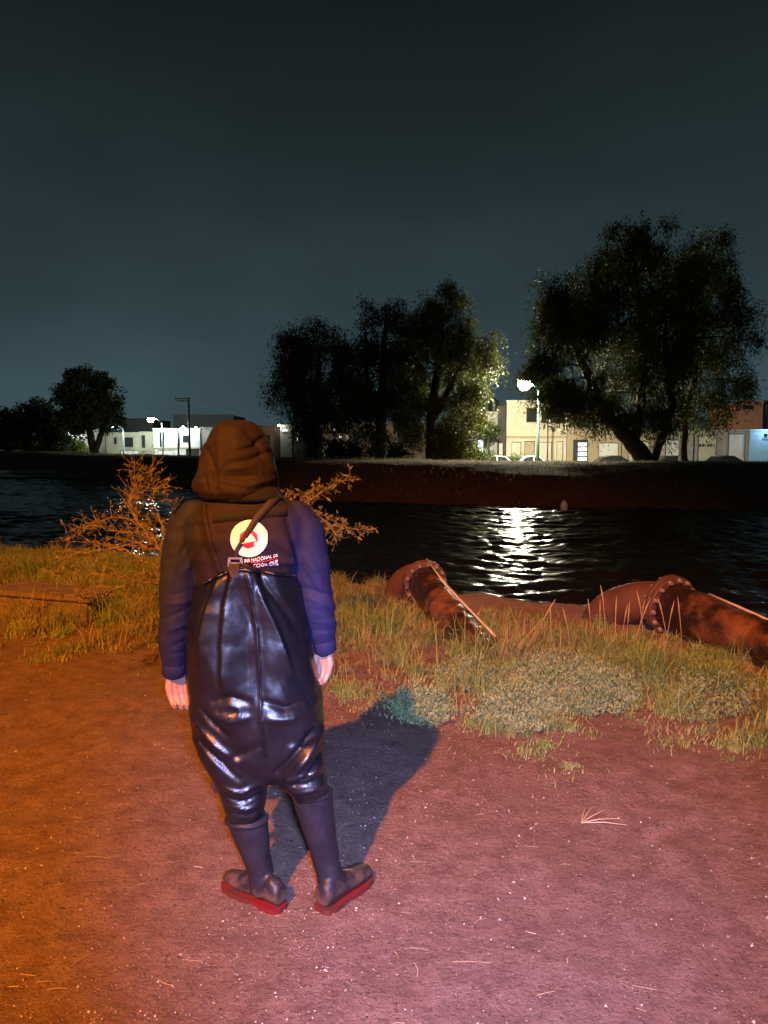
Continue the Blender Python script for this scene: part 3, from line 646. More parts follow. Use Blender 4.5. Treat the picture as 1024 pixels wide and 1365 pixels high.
# ------------------------------------------------------------------ grass, ground cover, pebbles and straw on the near bank
XG, YG = np.array([-9, -6, -2.9, -1.6, -.9, -.35, .05, .35, .60, .95, 1.5, 1.9, 3, 6, 12]), np.array([8.0, 6.9, 5.9, 5.9, 5.5, 5.05, 4.95, 4.7, 4.15, 4.15, 4.55, 4.0, 3.6, 2.6, 0.])
grass_front = lambda x: np.interp(x, XG, YG)
def water_s(x, y): return (y - near_edge(x)) * .82
PIPES = [(Vector((.36, 8.02, 0)), Vector((.86, 6.35, 0))), (Vector((2.45, 6.62, 0)), Vector((4.6, 4.2, 0))), (Vector((2.45, 6.62, 0)), Vector((1.95, 7.3, 0)))]
def seg_d(x, y, a, b):
    dx, dy = b.x - a.x, b.y - a.y; t = np.clip(((x - a.x) * dx + (y - a.y) * dy) / (dx * dx + dy * dy), 0, 1)
    return np.hypot(x - a.x - t * dx, y - a.y - t * dy)
def blades(P, L, lean, width, rg):
    n = len(P); a = rg.uniform(0, 2 * math.pi, n); o = np.stack([np.cos(a), np.sin(a), np.zeros(n)], -1)
    e = np.stack([-np.sin(a + rg.normal(0, .8, n)), np.cos(a), np.zeros(n)], -1) * width[:, None] * .5
    up = np.array([0, 0, 1.]); L = L[:, None]; lean = lean[:, None]
    p1 = P + up * L * .42 + o * L * lean * .18; p2 = P + up * L * .78 * (1 - lean * .18) + o * L * lean * .52; p3 = P + up * L * (1 - lean * .45) + o * L * lean * .95
    V = np.stack([P - e, P + e, p1 + e * .85, p1 - e * .85, p2 + e * .6, p2 - e * .6, p3 + e * .12, p3 - e * .12], 1).reshape(-1, 3)
    b = np.arange(n)[:, None] * 8
    F = np.concatenate([b + np.array([0, 1, 2, 3]), b + np.array([3, 2, 4, 5]), b + np.array([5, 4, 6, 7])], 0)
    return V, F
def grass(name, label, m, n, box, dens, hgt, lean, width, seed, tufts=0):
    rg = np.random.default_rng(seed); x0, x1, y0, y1 = box
    if tufts:
        tx, ty = rg.uniform(x0, x1, tufts), rg.uniform(y0, y1, tufts); k = rg.random(tufts) < dens(tx, ty); tx, ty = tx[k], ty[k]
        ti = rg.integers(0, len(tx), n); sc = rg.lognormal(0, .35, len(tx))
        r = np.abs(rg.normal(0, .055, n)) * sc[ti]; a = rg.uniform(0, 6.283, n); x, y = tx[ti] + r * np.cos(a), ty[ti] + r * np.sin(a); f = sc[ti]
    else:
        x, y = rg.uniform(x0, x1, n), rg.uniform(y0, y1, n); k = rg.random(n) < dens(x, y); x, y = x[k], y[k]; f = np.ones(len(x))
    n = len(x); P = np.stack([x, y, ground_h(x, y) - .012], -1)
    L = hgt(x, y) * rg.uniform(.45, 1.25, n) * f
    V, F = blades(P, L, np.clip(rg.normal(lean, .28, n), 0, 1.15), width * rg.uniform(.6, 1.3, n), rg)
    o = link(name, mesh_np(name, V, F), M[m]); tag(o, label, 'grass', kind='stuff')
def inlawn(x, y, soft=.25):
    s = water_s(x, y); g = y - grass_front(x) + (fbm(x * 2.2, y * 2.2, 3, 3) - .45) * np.where(x < -.6, .7, 1.2) + .12
    d = ss(-soft, soft * 1.6, g)
    lip = np.where(x > .2, -3.35, np.where(x > -1.2, -2.4, -.9)) + (fbm(x * 1.5, y * 1.5, 14) - .45) * .7
    d = d * ss(.25, -.25, s - lip)
    for i, (a, b) in enumerate(PIPES): d = d * ss(.16, .34, seg_d(x, y, a, b))
    return d
def tall(x, y): return .05 + .20 * ss(-.1, 1.3, y - grass_front(x)) * (.5 + .9 * fbm(x * 1.1, y * 1.1, 8, 2)) * (1 - .6 * ss(-4.6, -3.0, water_s(x, y)))
grass('long_grass', 'long dry yellowish grass along the canal bank', 'dry_blade', 62000, (-7.5, 6, 3.4, 15), lambda x, y: inlawn(x, y) * (.5 + .9 * fbm(x * .9, y * .9, 4, 2)), tall, .78, .0065, 1, tufts=3600)
grass('green_grass', 'green grass blades along the canal bank', 'green_blade', 84000, (-7, 6, 3.4, 14), lambda x, y: inlawn(x, y) * ss(.32, .56, fbm(x * .8 + 9, y * .8, 6, 3)), lambda x, y: tall(x, y) * .85, .7, .006, 2, tufts=3800)
grass('short_grass', 'thin short grass where the lawn meets the dirt path', 'green_blade', 30000, (-4.5, 4, 3.2, 8), lambda x, y: inlawn(x, y, .55) * .5, lambda x, y: .045 + 0 * x, .7, .005, 3)
def seedheads():
    rg = np.random.default_rng(5); V, F, k = [], [], 0
    for cx, cy, n in ((1.95, 6.2, 9), (1.35, 6.1, 3), (2.3, 6.0, 3), (2.9, 5.4, 3)):
        b = MB()
        for i in range(n):
            x, y = cx + rg.normal(0, .14), cy + rg.normal(0, .14); z = gh(x, y); h = rg.uniform(.25, .42); dx, dy = rg.normal(0, .05, 2)
            b.tube([(x, y, z - .02), (x + dx * .4, y + dy * .4, z + h * .5), (x + dx, y + dy, z + h)], [.0025, .002, .003], 4)
            b.tube([(x + dx, y + dy, z + h - .005), (x + dx * 1.3, y + dy * 1.3, z + h + .06), (x + dx * 1.7, y + dy * 1.7, z + h + .13)], [.003, .006, .0015], 5)
        V += b.v; 
        F += [tuple(i + k for i in f) for f in b.f]; k = len(V)
    me = bpy.data.meshes.new('dry_stalks'); me.from_pydata([tuple(v) for v in V], [], F); me.update()
    tag(link('dry_stalks', me, M['straw']), 'tall dry seed stalks standing above the grass by the pipes', 'grass', kind='stuff')
seedheads()
def cover():
    rg = np.random.default_rng(6); P = []
    for u, v, ru, rv, n in ((738, 912, 88, 36, 1300), (690, 948, 55, 26, 480), (800, 925, 50, 26, 420), (560, 945, 38, 18, 330), (625, 905, 50, 14, 160), (950, 935, 70, 26, 170)):
        for i in range(n):
            a, r = rg.uniform(0, 6.283), math.sqrt(rg.random()); q = pz(u + ru * r * math.cos(a), v + rv * r * math.sin(a)); P.append((q.x, q.y, .05 + .13 * (1 - r * r) * rg.uniform(.6, 1.2)))
    P = np.array(P); base = P.copy(); n = len(P); K = 15
    z = ground_h(P[:, 0], P[:, 1])
    t = rg.uniform(.1, 1, (n, K)); st = rg.normal(0, .045, (n, 2))
    x = P[:, 0:1] + st[:, 0:1] * t * 1.4 + rg.normal(0, .012, (n, K)); y = P[:, 1:2] + st[:, 1:2] * t * 1.4 + rg.normal(0, .012, (n, K)); zz = z[:, None] + P[:, 2:3] * t
    pos = np.stack([x, y, zz], -1).reshape(-1, 3); m = len(pos)
    d = rg.normal(0, 1, (m, 3)); d[:, 2] = np.abs(d[:, 2]) * .9 + .55; d /= np.linalg.norm(d, axis=1)[:, None]; e = np.cross(d, rg.normal(0, 1, (m, 3))); e /= np.linalg.norm(e, axis=1)[:, None]
    l = rg.uniform(.014, .036, (m, 1)); w = l * .36
    V = np.stack([pos, pos + d * l * .5 - e * w * .5, pos + d * l, pos + d * l * .5 + e * w * .5], 1).reshape(-1, 3)
    tag(link('ground_cover', mesh_np('ground_cover', V, quads(V)), M['cover']), 'low grey-green creeping ground cover at the path edge', 'plants', kind='stuff')
cover()
def pebbles():
    rg = np.random.default_rng(12); n = 46000
    y = 1.2 + 6 * rg.random(n) ** 1.5; x = rg.uniform(-1, 1, n) * (y * .62 + .3); dens = .25 + 1.1 * ss(.42, .62, fbm(x * 1.3 + 4, y * 1.3, 19, 3)); k = (rg.random(n) < dens) & (np.hypot(x + .35, y - 2.75) > .0)
    x, y = x[k], y[k]; n = len(x); r = np.clip(rg.lognormal(-6.15, .5, n), .0010, .010)
    O = np.array([(1, 0, 0), (0, 1, 0), (-1, 0, 0), (0, -1, 0), (.1, .1, .8), (.1, 0, -.8)])
    J = O[None] * r[:, None, None] * rg.uniform(.6, 1.3, (n, 6, 1)); a = rg.uniform(0, 6.28, n); c, s = np.cos(a)[:, None], np.sin(a)[:, None]
    V = np.stack([J[..., 0] * c - J[..., 1] * s + x[:, None], J[..., 0] * s + J[..., 1] * c + y[:, None], J[..., 2] + (ground_h(x, y) + r * .35)[:, None]], -1).reshape(-1, 3)
    T = np.array([(0, 1, 4), (1, 2, 4), (2, 3, 4), (3, 0, 4), (1, 0, 5), (2, 1, 5), (3, 2, 5), (0, 3, 5)])
    F = (np.arange(n)[:, None, None] * 6 + T[None]).reshape(-1, 3)
    tag(link('pebbles', mesh_np('pebbles', V, F), M['pebble']), 'small pale pebbles scattered over the dirt path', 'pebbles', kind='stuff')
    n = 130; y = rg.uniform(1.6, 5.6, n); x = rg.uniform(-1, 1, n) * (y * .55 + .2); b = MB()
    for i in range(n):
        a = rg.normal(0, .7); l = rg.uniform(.008, .035) * (1 if rg.random() < .95 else 2); z = gh(x[i], y[i]) + .004; dx, dy = math.cos(a) * l, math.sin(a) * l
        b.tube([(x[i] - dx, y[i] - dy, z), (x[i] + rg.normal(0, .006), y[i] + rg.normal(0, .004), z + .004), (x[i] + dx, y[i] + dy, z + .002)], .0014, 3)
    tag(link('straw_bits', b.mesh('straw_bits'), M['straw']), 'bits of straw and twig lying on the dirt path', 'straw', kind='stuff')
    n = 150; y = rg.uniform(1.4, 5.2, n); x = rg.uniform(-1, 1, n) * (y * .55 + .2); b = MB()
    for i in range(n):
        r_ = rg.uniform(.002, .008); z = gh(x[i], y[i]); b.ell((x[i], y[i], z + .001), (r_ * rg.uniform(.7, 1.6), r_, r_ * .5), 6, 4)
    tag(link('soil_crumbs', b.mesh('soil_crumbs'), M['bark']), 'dark crumbs and leaf scraps on the dirt path', 'soil', kind='stuff')
pebbles()
# the little bundle of dry stalks on the path
c = pz(775, 1092); t = thing('dry_stalk_bundle', 'small fan of broken dry straw on the dirt path', 'straw', c)
for a, l in ((R(5), .17), (R(28), .15), (R(48), .13), (R(-8), .2), (R(62), .10)):
    z = gh(c.x, c.y) + .008; e = (c.x + l * math.cos(a), c.y + l * math.sin(a) * 1.3, gh(c.x + l * math.cos(a), c.y + l * math.sin(a)) + .014)
    part('stalk', MB().tube([(c.x, c.y, z), ((c.x + e[0]) / 2, (c.y + e[1]) / 2, z + .012), e], [.003, .003, .0015], 5), M['straw'], t)

# ------------------------------------------------------------------ the two pipes
def ring3(c, ax, r, n=28):
    ax = Vector(ax).normalized(); s = Vector((0, 0, 1)).cross(ax).normalized(); u = ax.cross(s)
    return [c + (s * math.cos(2 * math.pi * k / n) + u * math.sin(2 * math.pi * k / n)) * r for k in range(n)]
def pipe(label, start, flange, elbow, r, seed, rope_pts, rope_label):
    rr = random.Random(seed); t = thing('pump_pipe', label, 'pipe', (flange.x, flange.y, gh(flange.x, flange.y)), 'rusty pipes on the near bank')
    ax = (start - flange).normalized(); L = (start - flange).length; rings = []; n = 40
    for i in range(int(L / .025) + 1):
        c = flange + ax * (.03 + i * .025); s = Vector((0, 0, 1)).cross(ax).normalized(); u = ax.cross(s); rg_ = []
        for k in range(n):
            a = 2 * math.pi * k / n; d = float(fbm(np.array([i * .16 + k * .10]), np.array([k * .45 - i * .02]), seed, 4)[0]) - .47
            d2 = float(vnoise(np.array([i * .38 + math.sin(k * .35) * .9]), np.array([k * .28]), seed + 9)) - .5   # wrapped, wrinkled coating
            rg_.append(c + (s * math.cos(a) + u * math.sin(a)) * (r + (d * .012 + d2 * .024) * min(1, i / 8)))
        rings.append(rg_)
    part('pipe_body', MB().loft(rings), M['rust'], t, True)
    fl = part('flange', MB().loft([ring3(flange + ax * q, ax, q2) for q, q2 in ((-.004, r * .9), (-.004, r * 1.27), (.002, r * 1.30), (.034, r * 1.30), (.04, r * 1.27), (.04, r * .9))]), M['rust_flat'], t)
    f2 = part('flange', MB().loft([ring3(flange + ax * q, ax, q2) for q, q2 in ((-.052, r * .9), (-.052, r * 1.27), (-.046, r * 1.30), (-.016, r * 1.30), (-.010, r * 1.27), (-.010, r * .9))]), M['rust_flat'], t)
    s = Vector((0, 0, 1)).cross(ax).normalized(); u = ax.cross(s)
    for k in range(14):
        a = 2 * math.pi * (k + .3) / 14; c = flange + (s * math.cos(a) + u * math.sin(a)) * r * 1.16
        part('bolt', MB().tube([c - ax * .075, c - ax * .055, c + ax * .045, c + ax * .07], [.017, .02, .02, .015], 6), M['bolt'], fl)
    pts = [flange - ax * .05] + elbow; P2 = []
    for k in range(25):                                  # smooth elbow going down into the mud
        f = k / 24 * (len(pts) - 1); i = min(int(f), len(pts) - 2); f -= i
        p0, p1, p2, p3 = pts[max(i - 1, 0)], pts[i], pts[i + 1], pts[min(i + 2, len(pts) - 1)]
        P2.append(.5 * ((2 * p1) + (p2 - p0) * f + (2 * p0 - 5 * p1 + 4 * p2 - p3) * f * f + (3 * p1 - p0 - 3 * p2 + p3) * f ** 3))
    part('elbow', MB().tube(P2, r * .90, 28), M['rust_flat'], t, True)
    rp = MB().tube(rope_pts, .011, 6); o = link('rope', rp.mesh('rope', (0, 0, 0), True), M['rope']); tag(o, rope_label, 'rope')
A, Fl = px(632, 846, 6.35), px(566, 776, 8.0); A = Fl + (A - Fl) * 1.25 + Vector((0, 0, -.16))
pipe('short rusty pipe with bolted flange nearer the middle of the bank', A, Fl, [Fl + Vector((-.12, .20, .0)), Fl + Vector((-.25, .36, -.16)), Fl + Vector((-.30, .42, -.55)), Fl + Vector((-.30, .44, -.9))], .18, 3,
     [Fl + Vector((.02, -.02, .25))] + [Fl + (A - Fl) * t_ + Vector((dx_, 0, dz_)) for t_, dx_, dz_ in ((.3, .035, .205), (.55, .07, .195), (.75, .11, .18), (.86, .14, .165))], 'pale taut rope running over the shorter pipe')
Fr = px(893, 806, 6.6); Ar = px(1016, 860, 5.75); Ar = Fr + (Ar - Fr) * 1.9
pipe('long rusty pipe with bolted flange leaving at the right edge', Ar, Fr, [Fr + Vector((-.22, .24, -.03)), Fr + Vector((-.42, .46, -.20)), Fr + Vector((-.55, .62, -.62)), Fr + Vector((-.58, .66, -1.0))], .20, 8,
     [px(945, 792, 6.32), px(985, 809, 6.0), px(1030, 829, 5.7), px(1100, 862, 5.3)], 'pale taut rope running over the longer right pipe')

# ------------------------------------------------------------------ concrete block half hidden in the grass at the left
p0 = pz(6, 832); cb = thing('concrete_block', 'low weathered concrete block in the grass at the left edge', 'block', (p0.x + .35, p0.y + .2, 0))
bm = bmesh.new(); bmesh.ops.create_cube(bm, size=1); bmesh.ops.scale(bm, vec=(1.0, .42, .42), verts=bm.verts); bmesh.ops.bevel(bm, geom=bm.edges[:], offset=.03, segments=2, affect='EDGES')
bmesh.ops.subdivide_edges(bm, edges=bm.edges[:], cuts=4, use_grid_fill=True)
for v in bm.verts: v.co += Vector((random.gauss(0, .004), random.gauss(0, .004), random.gauss(0, .005)))
me = bpy.data.meshes.new('block'); bm.to_mesh(me); bm.free(); o = link('block', me, M['concrete'], cb); o.location = (-.05, .18, .02); o.rotation_euler = (0, R(3), R(-8))
bm = bmesh.new(); bmesh.ops.create_cube(bm, size=1); bmesh.ops.scale(bm, vec=(1.06, .5, .05), verts=bm.verts); bmesh.ops.bevel(bm, geom=bm.edges[:], offset=.012, segments=2, affect='EDGES')
me = bpy.data.meshes.new('block_cap'); bm.to_mesh(me); bm.free(); o = link('block_cap', me, M['concrete'], cb); o.location = (-.05, .18, .238); o.rotation_euler = (0, R(3), R(-8))

# ------------------------------------------------------------------ thorny shrub behind the person
def shrub():
    rr = random.Random(4); rg = np.random.default_rng(4); Yb = 6.0; base = px(285, 845, Yb); base.z = gh(base.x, base.y)
    t = thing('thorny_shrub', 'straggly thorny shrub with bare orange-lit twigs behind the standing person', 'shrub', base)
    mains = [([(285, 845), (240, 770), (205, 720), (185, 700), (172, 672), (186, 655), (222, 645)], 0), ([(285, 845), (230, 780), (215, 735), (180, 722), (130, 735), (92, 742)], -.3),
             ([(285, 845), (235, 790), (200, 765), (160, 768), (112, 762), (78, 765)], -.5), ([(285, 845), (245, 800), (215, 775), (175, 775), (140, 792), (112, 800), (98, 790)], -.7),
             ([(285, 845), (232, 760), (200, 712), (160, 708), (118, 700), (92, 716)], .2), ([(285, 845), (225, 750), (205, 700), (150, 690), (108, 700)], .5), ([(240, 775), (214, 730), (190, 700), (176, 665), (178, 640), (179, 622)], .1),
             ([(235, 770), (222, 720), (208, 675), (203, 650), (204, 622)], .35), ([(285, 845), (250, 780), (236, 735), (228, 700), (232, 680)], .6), ([(230, 770), (190, 745), (150, 728), (120, 722)], .0),
             ([(285, 845), (300, 760), (340, 690), (372, 662), (400, 658), (418, 655)], .2), ([(340, 690), (395, 672), (412, 672), (428, 655), (446, 643), (466, 639)], .0),
             ([(340, 690), (400, 678), (420, 684), (440, 698), (465, 703), (488, 707)], .1), ([(430, 692), (445, 706), (452, 716)], .1), ([(285, 845), (320, 740), (380, 712), (425, 708), (455, 700)], .3)]
    b = MB(); tips = []
    for pts, dy in mains:
        n = len(pts); Q = []
        for k, (u, v) in enumerate(pts):
            Q.append(px(u, v, Yb + dy * k / n * 2 + rr.uniform(-.05, .05)) if not (u == 285 and v == 845) else base.copy() + Vector((0, 0, -.03)))
        P2 = []
        for k in range(n - 1):
            for q in range(5): P2.append(Q[k].lerp(Q[k + 1], q / 5) + Vector((rr.gauss(0, .008), rr.gauss(0, .008), rr.gauss(0, .008))))
        P2.append(Q[-1]); m = len(P2); b.tube(P2, [.009 * (1 - i / m) ** 1.2 + .0016 for i in range(m)], 5)
        for i in range(4, m):
            tips.append((P2[i], (P2[min(i + 1, m - 1)] - P2[i - 1]).normalized(), pts[-1][0] > 300, i / m))
    part('branches', b, M['twig'], t)
    LV = []; tw = MB()
    def leaf(p, d, l):
        d = d.normalized(); e = d.cross(Vector((rr.gauss(0, 1), rr.gauss(0, 1), rr.gauss(0, 1)))).normalized() * l * .16
        LV.extend([p, p + d * l * .5 - e, p + d * l, p + d * l * .5 + e])
    for p, d, right, f in tips:
        for k in range(2 if right else 3):
            v = (d * rr.uniform(.2, 1) + Vector((rr.gauss(0, .7), rr.gauss(0, .7), rr.gauss(0, .55)))).normalized(); l = rr.uniform(.05, .22) * (.6 if right else 1)
            q = p + v * l; q2 = p + v * l * .5 + Vector((rr.gauss(0, .012), rr.gauss(0, .012), rr.gauss(.005, .01)))
            tw.tube([p, q2, q], [.0017, .0014, .0008], 4, False)
            if rr.random() < .5: tw.tube([q2, q2 + Vector((rr.gauss(0, .035), rr.gauss(0, .035), rr.gauss(.01, .03)))], [.002, .001], 3, False)
            for j in range(rr.randint(2, 6) if right else rr.randint(2, 6)):
                leaf(p.lerp(q, rr.uniform(.2, 1)), v + Vector((rr.gauss(0, .8), rr.gauss(0, .8), rr.gauss(0, .8))), rr.uniform(.03, .065) if right else rr.uniform(.018, .045))
    part('twigs', tw, M['twig'], t)
    V = np.array([tuple(v - base) for v in LV]); link('leaves', mesh_np('leaves', V, quads(V)), M['thorn_leaf'], t)
shrub()
# ------------------------------------------------------------------ the person
M['jacket'] = mat('navy_jacket_cloth', (.0085, .0050, .015), (.011, .0066, .020), 60, rough=.8, rough2=.8, bump=.25, bscale=420, bdist=.002, spec=.35)
M['sleeve'] = mat('sleeve_cloth_painted_light', (.0085, .011, .050), (.011, .014, .062), 60, rough=.72, rough2=.82, bump=.25, bscale=420, bdist=.002, spec=.3)  # jacket cloth again, blue light on the right sleeve put into its colour
M['jacket_band'] = mat('dark_cloth_band', (.005, .004, .006), (.007, .006, .009), 80, rough=.9)
M['rubber'] = mat('black_rubber', (.003, .004, .008), (.005, .0065, .012), 7, rough=.29, rough2=.42, bump=.16, bscale=14, bdist=.012, spec=.65)
M['boot'] = mat('charcoal_boot_rubber', (.012, .0125, .019), (.018, .018, .026), 12, rough=.36, rough2=.5, spec=.22, bump=.12, bscale=40, bdist=.004)
M['sole'] = mat('red_sole_rubber', (.15, .005, .009), (.06, .022, .018), 11, rough=.5)
M['skin'] = mat('skin', (.38, .23, .17), (.32, .18, .135), 30, rough=.5, bump=.15, bscale=160, bdist=.002)
M['webbing'] = mat('strap_webbing', (.018, .014, .020), (.024, .020, .026), 150, rough=.75)
M['print_white'] = mat('white_print', (.80, .93, .98), rough=.45)
M['print_red'] = mat('red_print', (.55, .02, .05), rough=.5)
M['buckle'] = mat('steel_buckle', (.5, .5, .5), rough=.35, metal=.8)
M['hair'] = mat('black_hair', (.012, .010, .009), rough=.6)
YP = 2.78
def muddy(m, zmax):
    t = m.node_tree; b = t.nodes['Principled BSDF']; src = b.inputs['Base Color'].links[0].from_socket
    tc_ = N(t, 'ShaderNodeTexCoord'); sx = N(t, 'ShaderNodeSeparateXYZ'); t.links.new(tc_.outputs['Object'], sx.inputs[0])
    n_ = N(t, 'ShaderNodeTexNoise'); n_.inputs['Scale'].default_value = 22; n_.inputs['Detail'].default_value = 6; t.links.new(tc_.outputs['Object'], n_.inputs['Vector'])
    ma = N(t, 'ShaderNodeMath', operation='MULTIPLY_ADD'); t.links.new(n_.outputs['Fac'], ma.inputs[0]); ma.inputs[1].default_value = -.20; t.links.new(sx.outputs['Z'], ma.inputs[2])
    mr = N(t, 'ShaderNodeMapRange'); mr.inputs['From Min'].default_value = zmax - .14; mr.inputs['From Max'].default_value = zmax - .08; mr.inputs['To Min'].default_value = .8; mr.inputs['To Max'].default_value = 0
    t.links.new(ma.outputs[0], mr.inputs['Value'])
    mx = N(t, 'ShaderNodeMix', data_type='RGBA'); t.links.new(src, mx.inputs['A']); mx.inputs['B'].default_value = (.10, .062, .045, 1); t.links.new(mr.outputs[0], mx.inputs['Factor']); t.links.new(mx.outputs['Result'], b.inputs['Base Color'])
muddy(M['boot'], .075)
def hring(u0, u1, v, ry, Y=YP, n=40, e=2.3, dy=0.):      # horizontal ring spanning two image columns at height v
    a, b = px(u0, v, Y), px(u1, v, Y); cx, rx, z = (a.x + b.x) / 2, (b.x - a.x) / 2, a.z; r = []
    for k in range(n):
        t = 2 * math.pi * k / n; c, s = math.cos(t), math.sin(t)
        r.append((cx + rx * math.copysign(abs(c) ** (2 / e), c), Y + dy + ry * math.copysign(abs(s) ** (2 / e), s), z))
    return r
def chain(mb, pts, n=16):                                # tapered limb: list of (point, radius)
    P, Rr = [], []
    for i in range(len(pts) - 1):
        for q in range(6):
            f = q / 6; f2 = f * f * (3 - 2 * f); P.append(Vector(pts[i][0]).lerp(Vector(pts[i + 1][0]), f)); Rr.append(pts[i][1] + (pts[i + 1][1] - pts[i][1]) * f2)
    P.append(Vector(pts[-1][0])); Rr.append(pts[-1][1]); mb.tube(P, Rr, n)
    mb.ell(P[0], (Rr[0],) * 3, 14, 8); mb.ell(P[-1], (Rr[-1],) * 3, 14, 8)
def fuse(mb, voxel, smooth=4, factor=.5):                # one continuous surface from overlapping solids
    me = mb.mesh('tmp'); o = bpy.data.objects.new('tmp', me); COL.objects.link(o)
    r = o.modifiers.new('r', 'REMESH'); r.mode = 'VOXEL'; r.voxel_size = voxel
    s = o.modifiers.new('s', 'SMOOTH'); s.iterations = smooth; s.factor = factor
    dg = bpy.context.evaluated_depsgraph_get(); ev = o.evaluated_get(dg); m2 = bpy.data.meshes.new_from_object(ev, depsgraph=dg)
    bpy.data.objects.remove(o); bpy.data.meshes.remove(me)
    return m2
def vco(me): a = np.empty(len(me.vertices) * 3, np.float32); me.vertices.foreach_get('co', a); return a.reshape(-1, 3).astype(float)
def vno(me): a = np.empty(len(me.vertices) * 3, np.float32); me.vertex_normals.foreach_get('vector', a); return a.reshape(-1, 3).astype(float)
def seg2(p, a, b):
    ab = b - a; t = np.clip(((p - a) @ ab) / (ab @ ab + 1e-9), 0, 1); return np.linalg.norm(p - a - t[:, None] * ab, axis=1), t
def folds(me, lines, back_only=True, noise=(), ramps=()):
    """push the cloth out / in along creases: each line is (pixel polyline, amplitude m, half width m)"""
    P = vco(me); Nn = vno(me); D = np.zeros(len(P)); q = P[:, [0, 2]]
    fac = ss(.15, -.35, Nn[:, 1]) if back_only else 1.0
    for pts, amp, wid in lines:
        W_ = [np.array(px(u, v, YP - .14))[[0, 2]] for u, v in pts]; best = np.full(len(P), 9.); bt = np.zeros(len(P)); n = len(W_) - 1
        for i in range(n):
            d, t = seg2(q, W_[i], W_[i + 1]); m = d < best; best = np.where(m, d, best); bt = np.where(m, (i + t) / n, bt)
        D += amp * np.exp(-(best / wid) ** 2) * (.35 + .65 * np.sin(np.pi * np.clip(bt, .08, .92))) * fac
    for pts, amp, wid, sgn in ramps:                      # a pleat: steep on one side, a flat panel on the other
        W_ = np.array([np.array(px(u, v, YP - .16))[[0, 2]] for u, v in pts]); o_ = np.argsort(W_[:, 1]); xl = np.interp(P[:, 2], W_[o_, 1], W_[o_, 0]); zt, zb = W_[:, 1].max(), W_[:, 1].min()
        d = (P[:, 0] - xl) * sgn; D += amp * np.where(d > 0, np.clip(1 - d / wid, 0, 1), np.exp(-(d / .008) ** 2)) * ss(zt + .01, zt - .06, P[:, 2]) * ss(zb - .02, zb + .10, P[:, 2]) * fac
    for sc, amp, sd, st in noise:
        if st < 0:                                        # sharp creases
            D += amp * (.5 - np.abs(fbm(P[:, 0] * sc + P[:, 1] * sc * .6 + P[:, 2] * sc * .35, P[:, 2] * sc * -st + P[:, 1] * sc * .7, sd, 2) - .375) * 5); continue
        D += amp * (fbm(P[:, 0] * sc + P[:, 1] * sc * .6, P[:, 2] * sc * st + P[:, 1] * sc * .7, sd, 3) - .44) * 2
    P = P + Nn * D[:, None]; me.vertices.foreach_set('co', P.astype(np.float32).ravel()); me.update()
def finish(name, me, m, parent, off):
    P = vco(me) - np.array(off); me.vertices.foreach_set('co', P.astype(np.float32).ravel())
    me.polygons.foreach_set('use_smooth', np.ones(len(me.polygons), dtype=bool)); me.materials.clear(); me.update(); me.name = name
    return link(name, me, m, parent)

FEET = {-1: (Vector((-.375, 2.665, 0)), Vector((-.605, 2.825, 0))), 1: (Vector((-.225, 2.655, 0)), Vector((-.065, 2.875, 0)))}
person = thing('person', 'person in dark hooded jacket and black rubber waders standing with back turned', 'person', (-.33, 2.75, 0))
PL = person.location.copy()

# --- jacket
def torso_rings(g=0.): return [hring(287 - g, 371 + g, 652, .085 + g * .001), hring(280 - g, 378 + g, 664, .105), hring(262 - g, 396 + g, 674, .125), hring(247 - g, 409 + g, 690, .145), hring(245 - g, 411 + g, 715, .158), hring(256 - g, 405 + g, 742, .150),
                               hring(264 - g, 398 + g, 762, .140), hring(266 - g, 396 + g, 800, .13), hring(268 - g, 396 + g, 880, .125)]
SL = [(px(262, 690, YP), .068), (px(247, 712, YP), .073), (px(239, 755, YP - .01), .069), (px(235.5, 805, YP - .02), .0635), (px(232, 850, YP + .0), .055), (px(232.5, 893, YP + .03), .042)]
SR = [(px(394, 690, YP), .066), (px(408, 712, YP), .070), (px(416, 755, YP + .0), .067), (px(423, 800, YP + .01), .062), (px(429, 835, YP + .03), .053), (px(433, 862, YP + .05), .041)]
jb = MB().loft(torso_rings()); chain(jb, SL); chain(jb, SR)
jm = fuse(jb, .008, 6)
folds(jm, [([(262, 700), (275, 740), (285, 775)], -.010, .012), ([(280, 695), (290, 740)], .006, .012), ([(380, 690), (392, 730), (396, 770)], -.010, .010), ([(365, 720), (392, 745)], .008, .010), ([(350, 745), (395, 755)], .008, .009), ([(340, 700), (375, 720)], -.005, .012),
           ([(214, 800), (255, 790)], -.004, .006), ([(214, 812), (250, 806)], .006, .007), ([(212, 832), (244, 816)], -.005, .006), ([(214, 848), (246, 838)], .005, .008), ([(218, 872), (246, 858)], -.004, .006), ([(216, 882), (247, 880)], -.004, .005),
           ([(232, 730), (222, 780)], .006, .010), ([(402, 790), (440, 802)], -.008, .007), ([(405, 802), (440, 818)], .005, .008), ([(412, 818), (446, 832)], -.005, .006), ([(414, 838), (446, 842)], .005, .006), ([(418, 852), (446, 852)], -.005, .005), ([(400, 740), (425, 775)], .007, .010), ([(398, 760), (420, 800)], -.006, .008),
           ([(250, 720), (232, 745)], -.006, .008), ([(262, 735), (240, 765)], .006, .009)], noise=[(8, .006, 3, 1.0), (22, .003, 8, 1.0), (60, .0008, 9, 1.0), (9, .0045, 61, -1.6)])
jacket = finish('jacket', jm.copy(), M['jacket'], person, PL)
jacket.data.materials.append(M['sleeve'])
_c = np.empty(len(jacket.data.polygons) * 3, np.float32); jacket.data.polygons.foreach_get('center', _c); _c = _c.reshape(-1, 3) + np.array(PL); _mi = np.zeros(len(_c), np.int32)
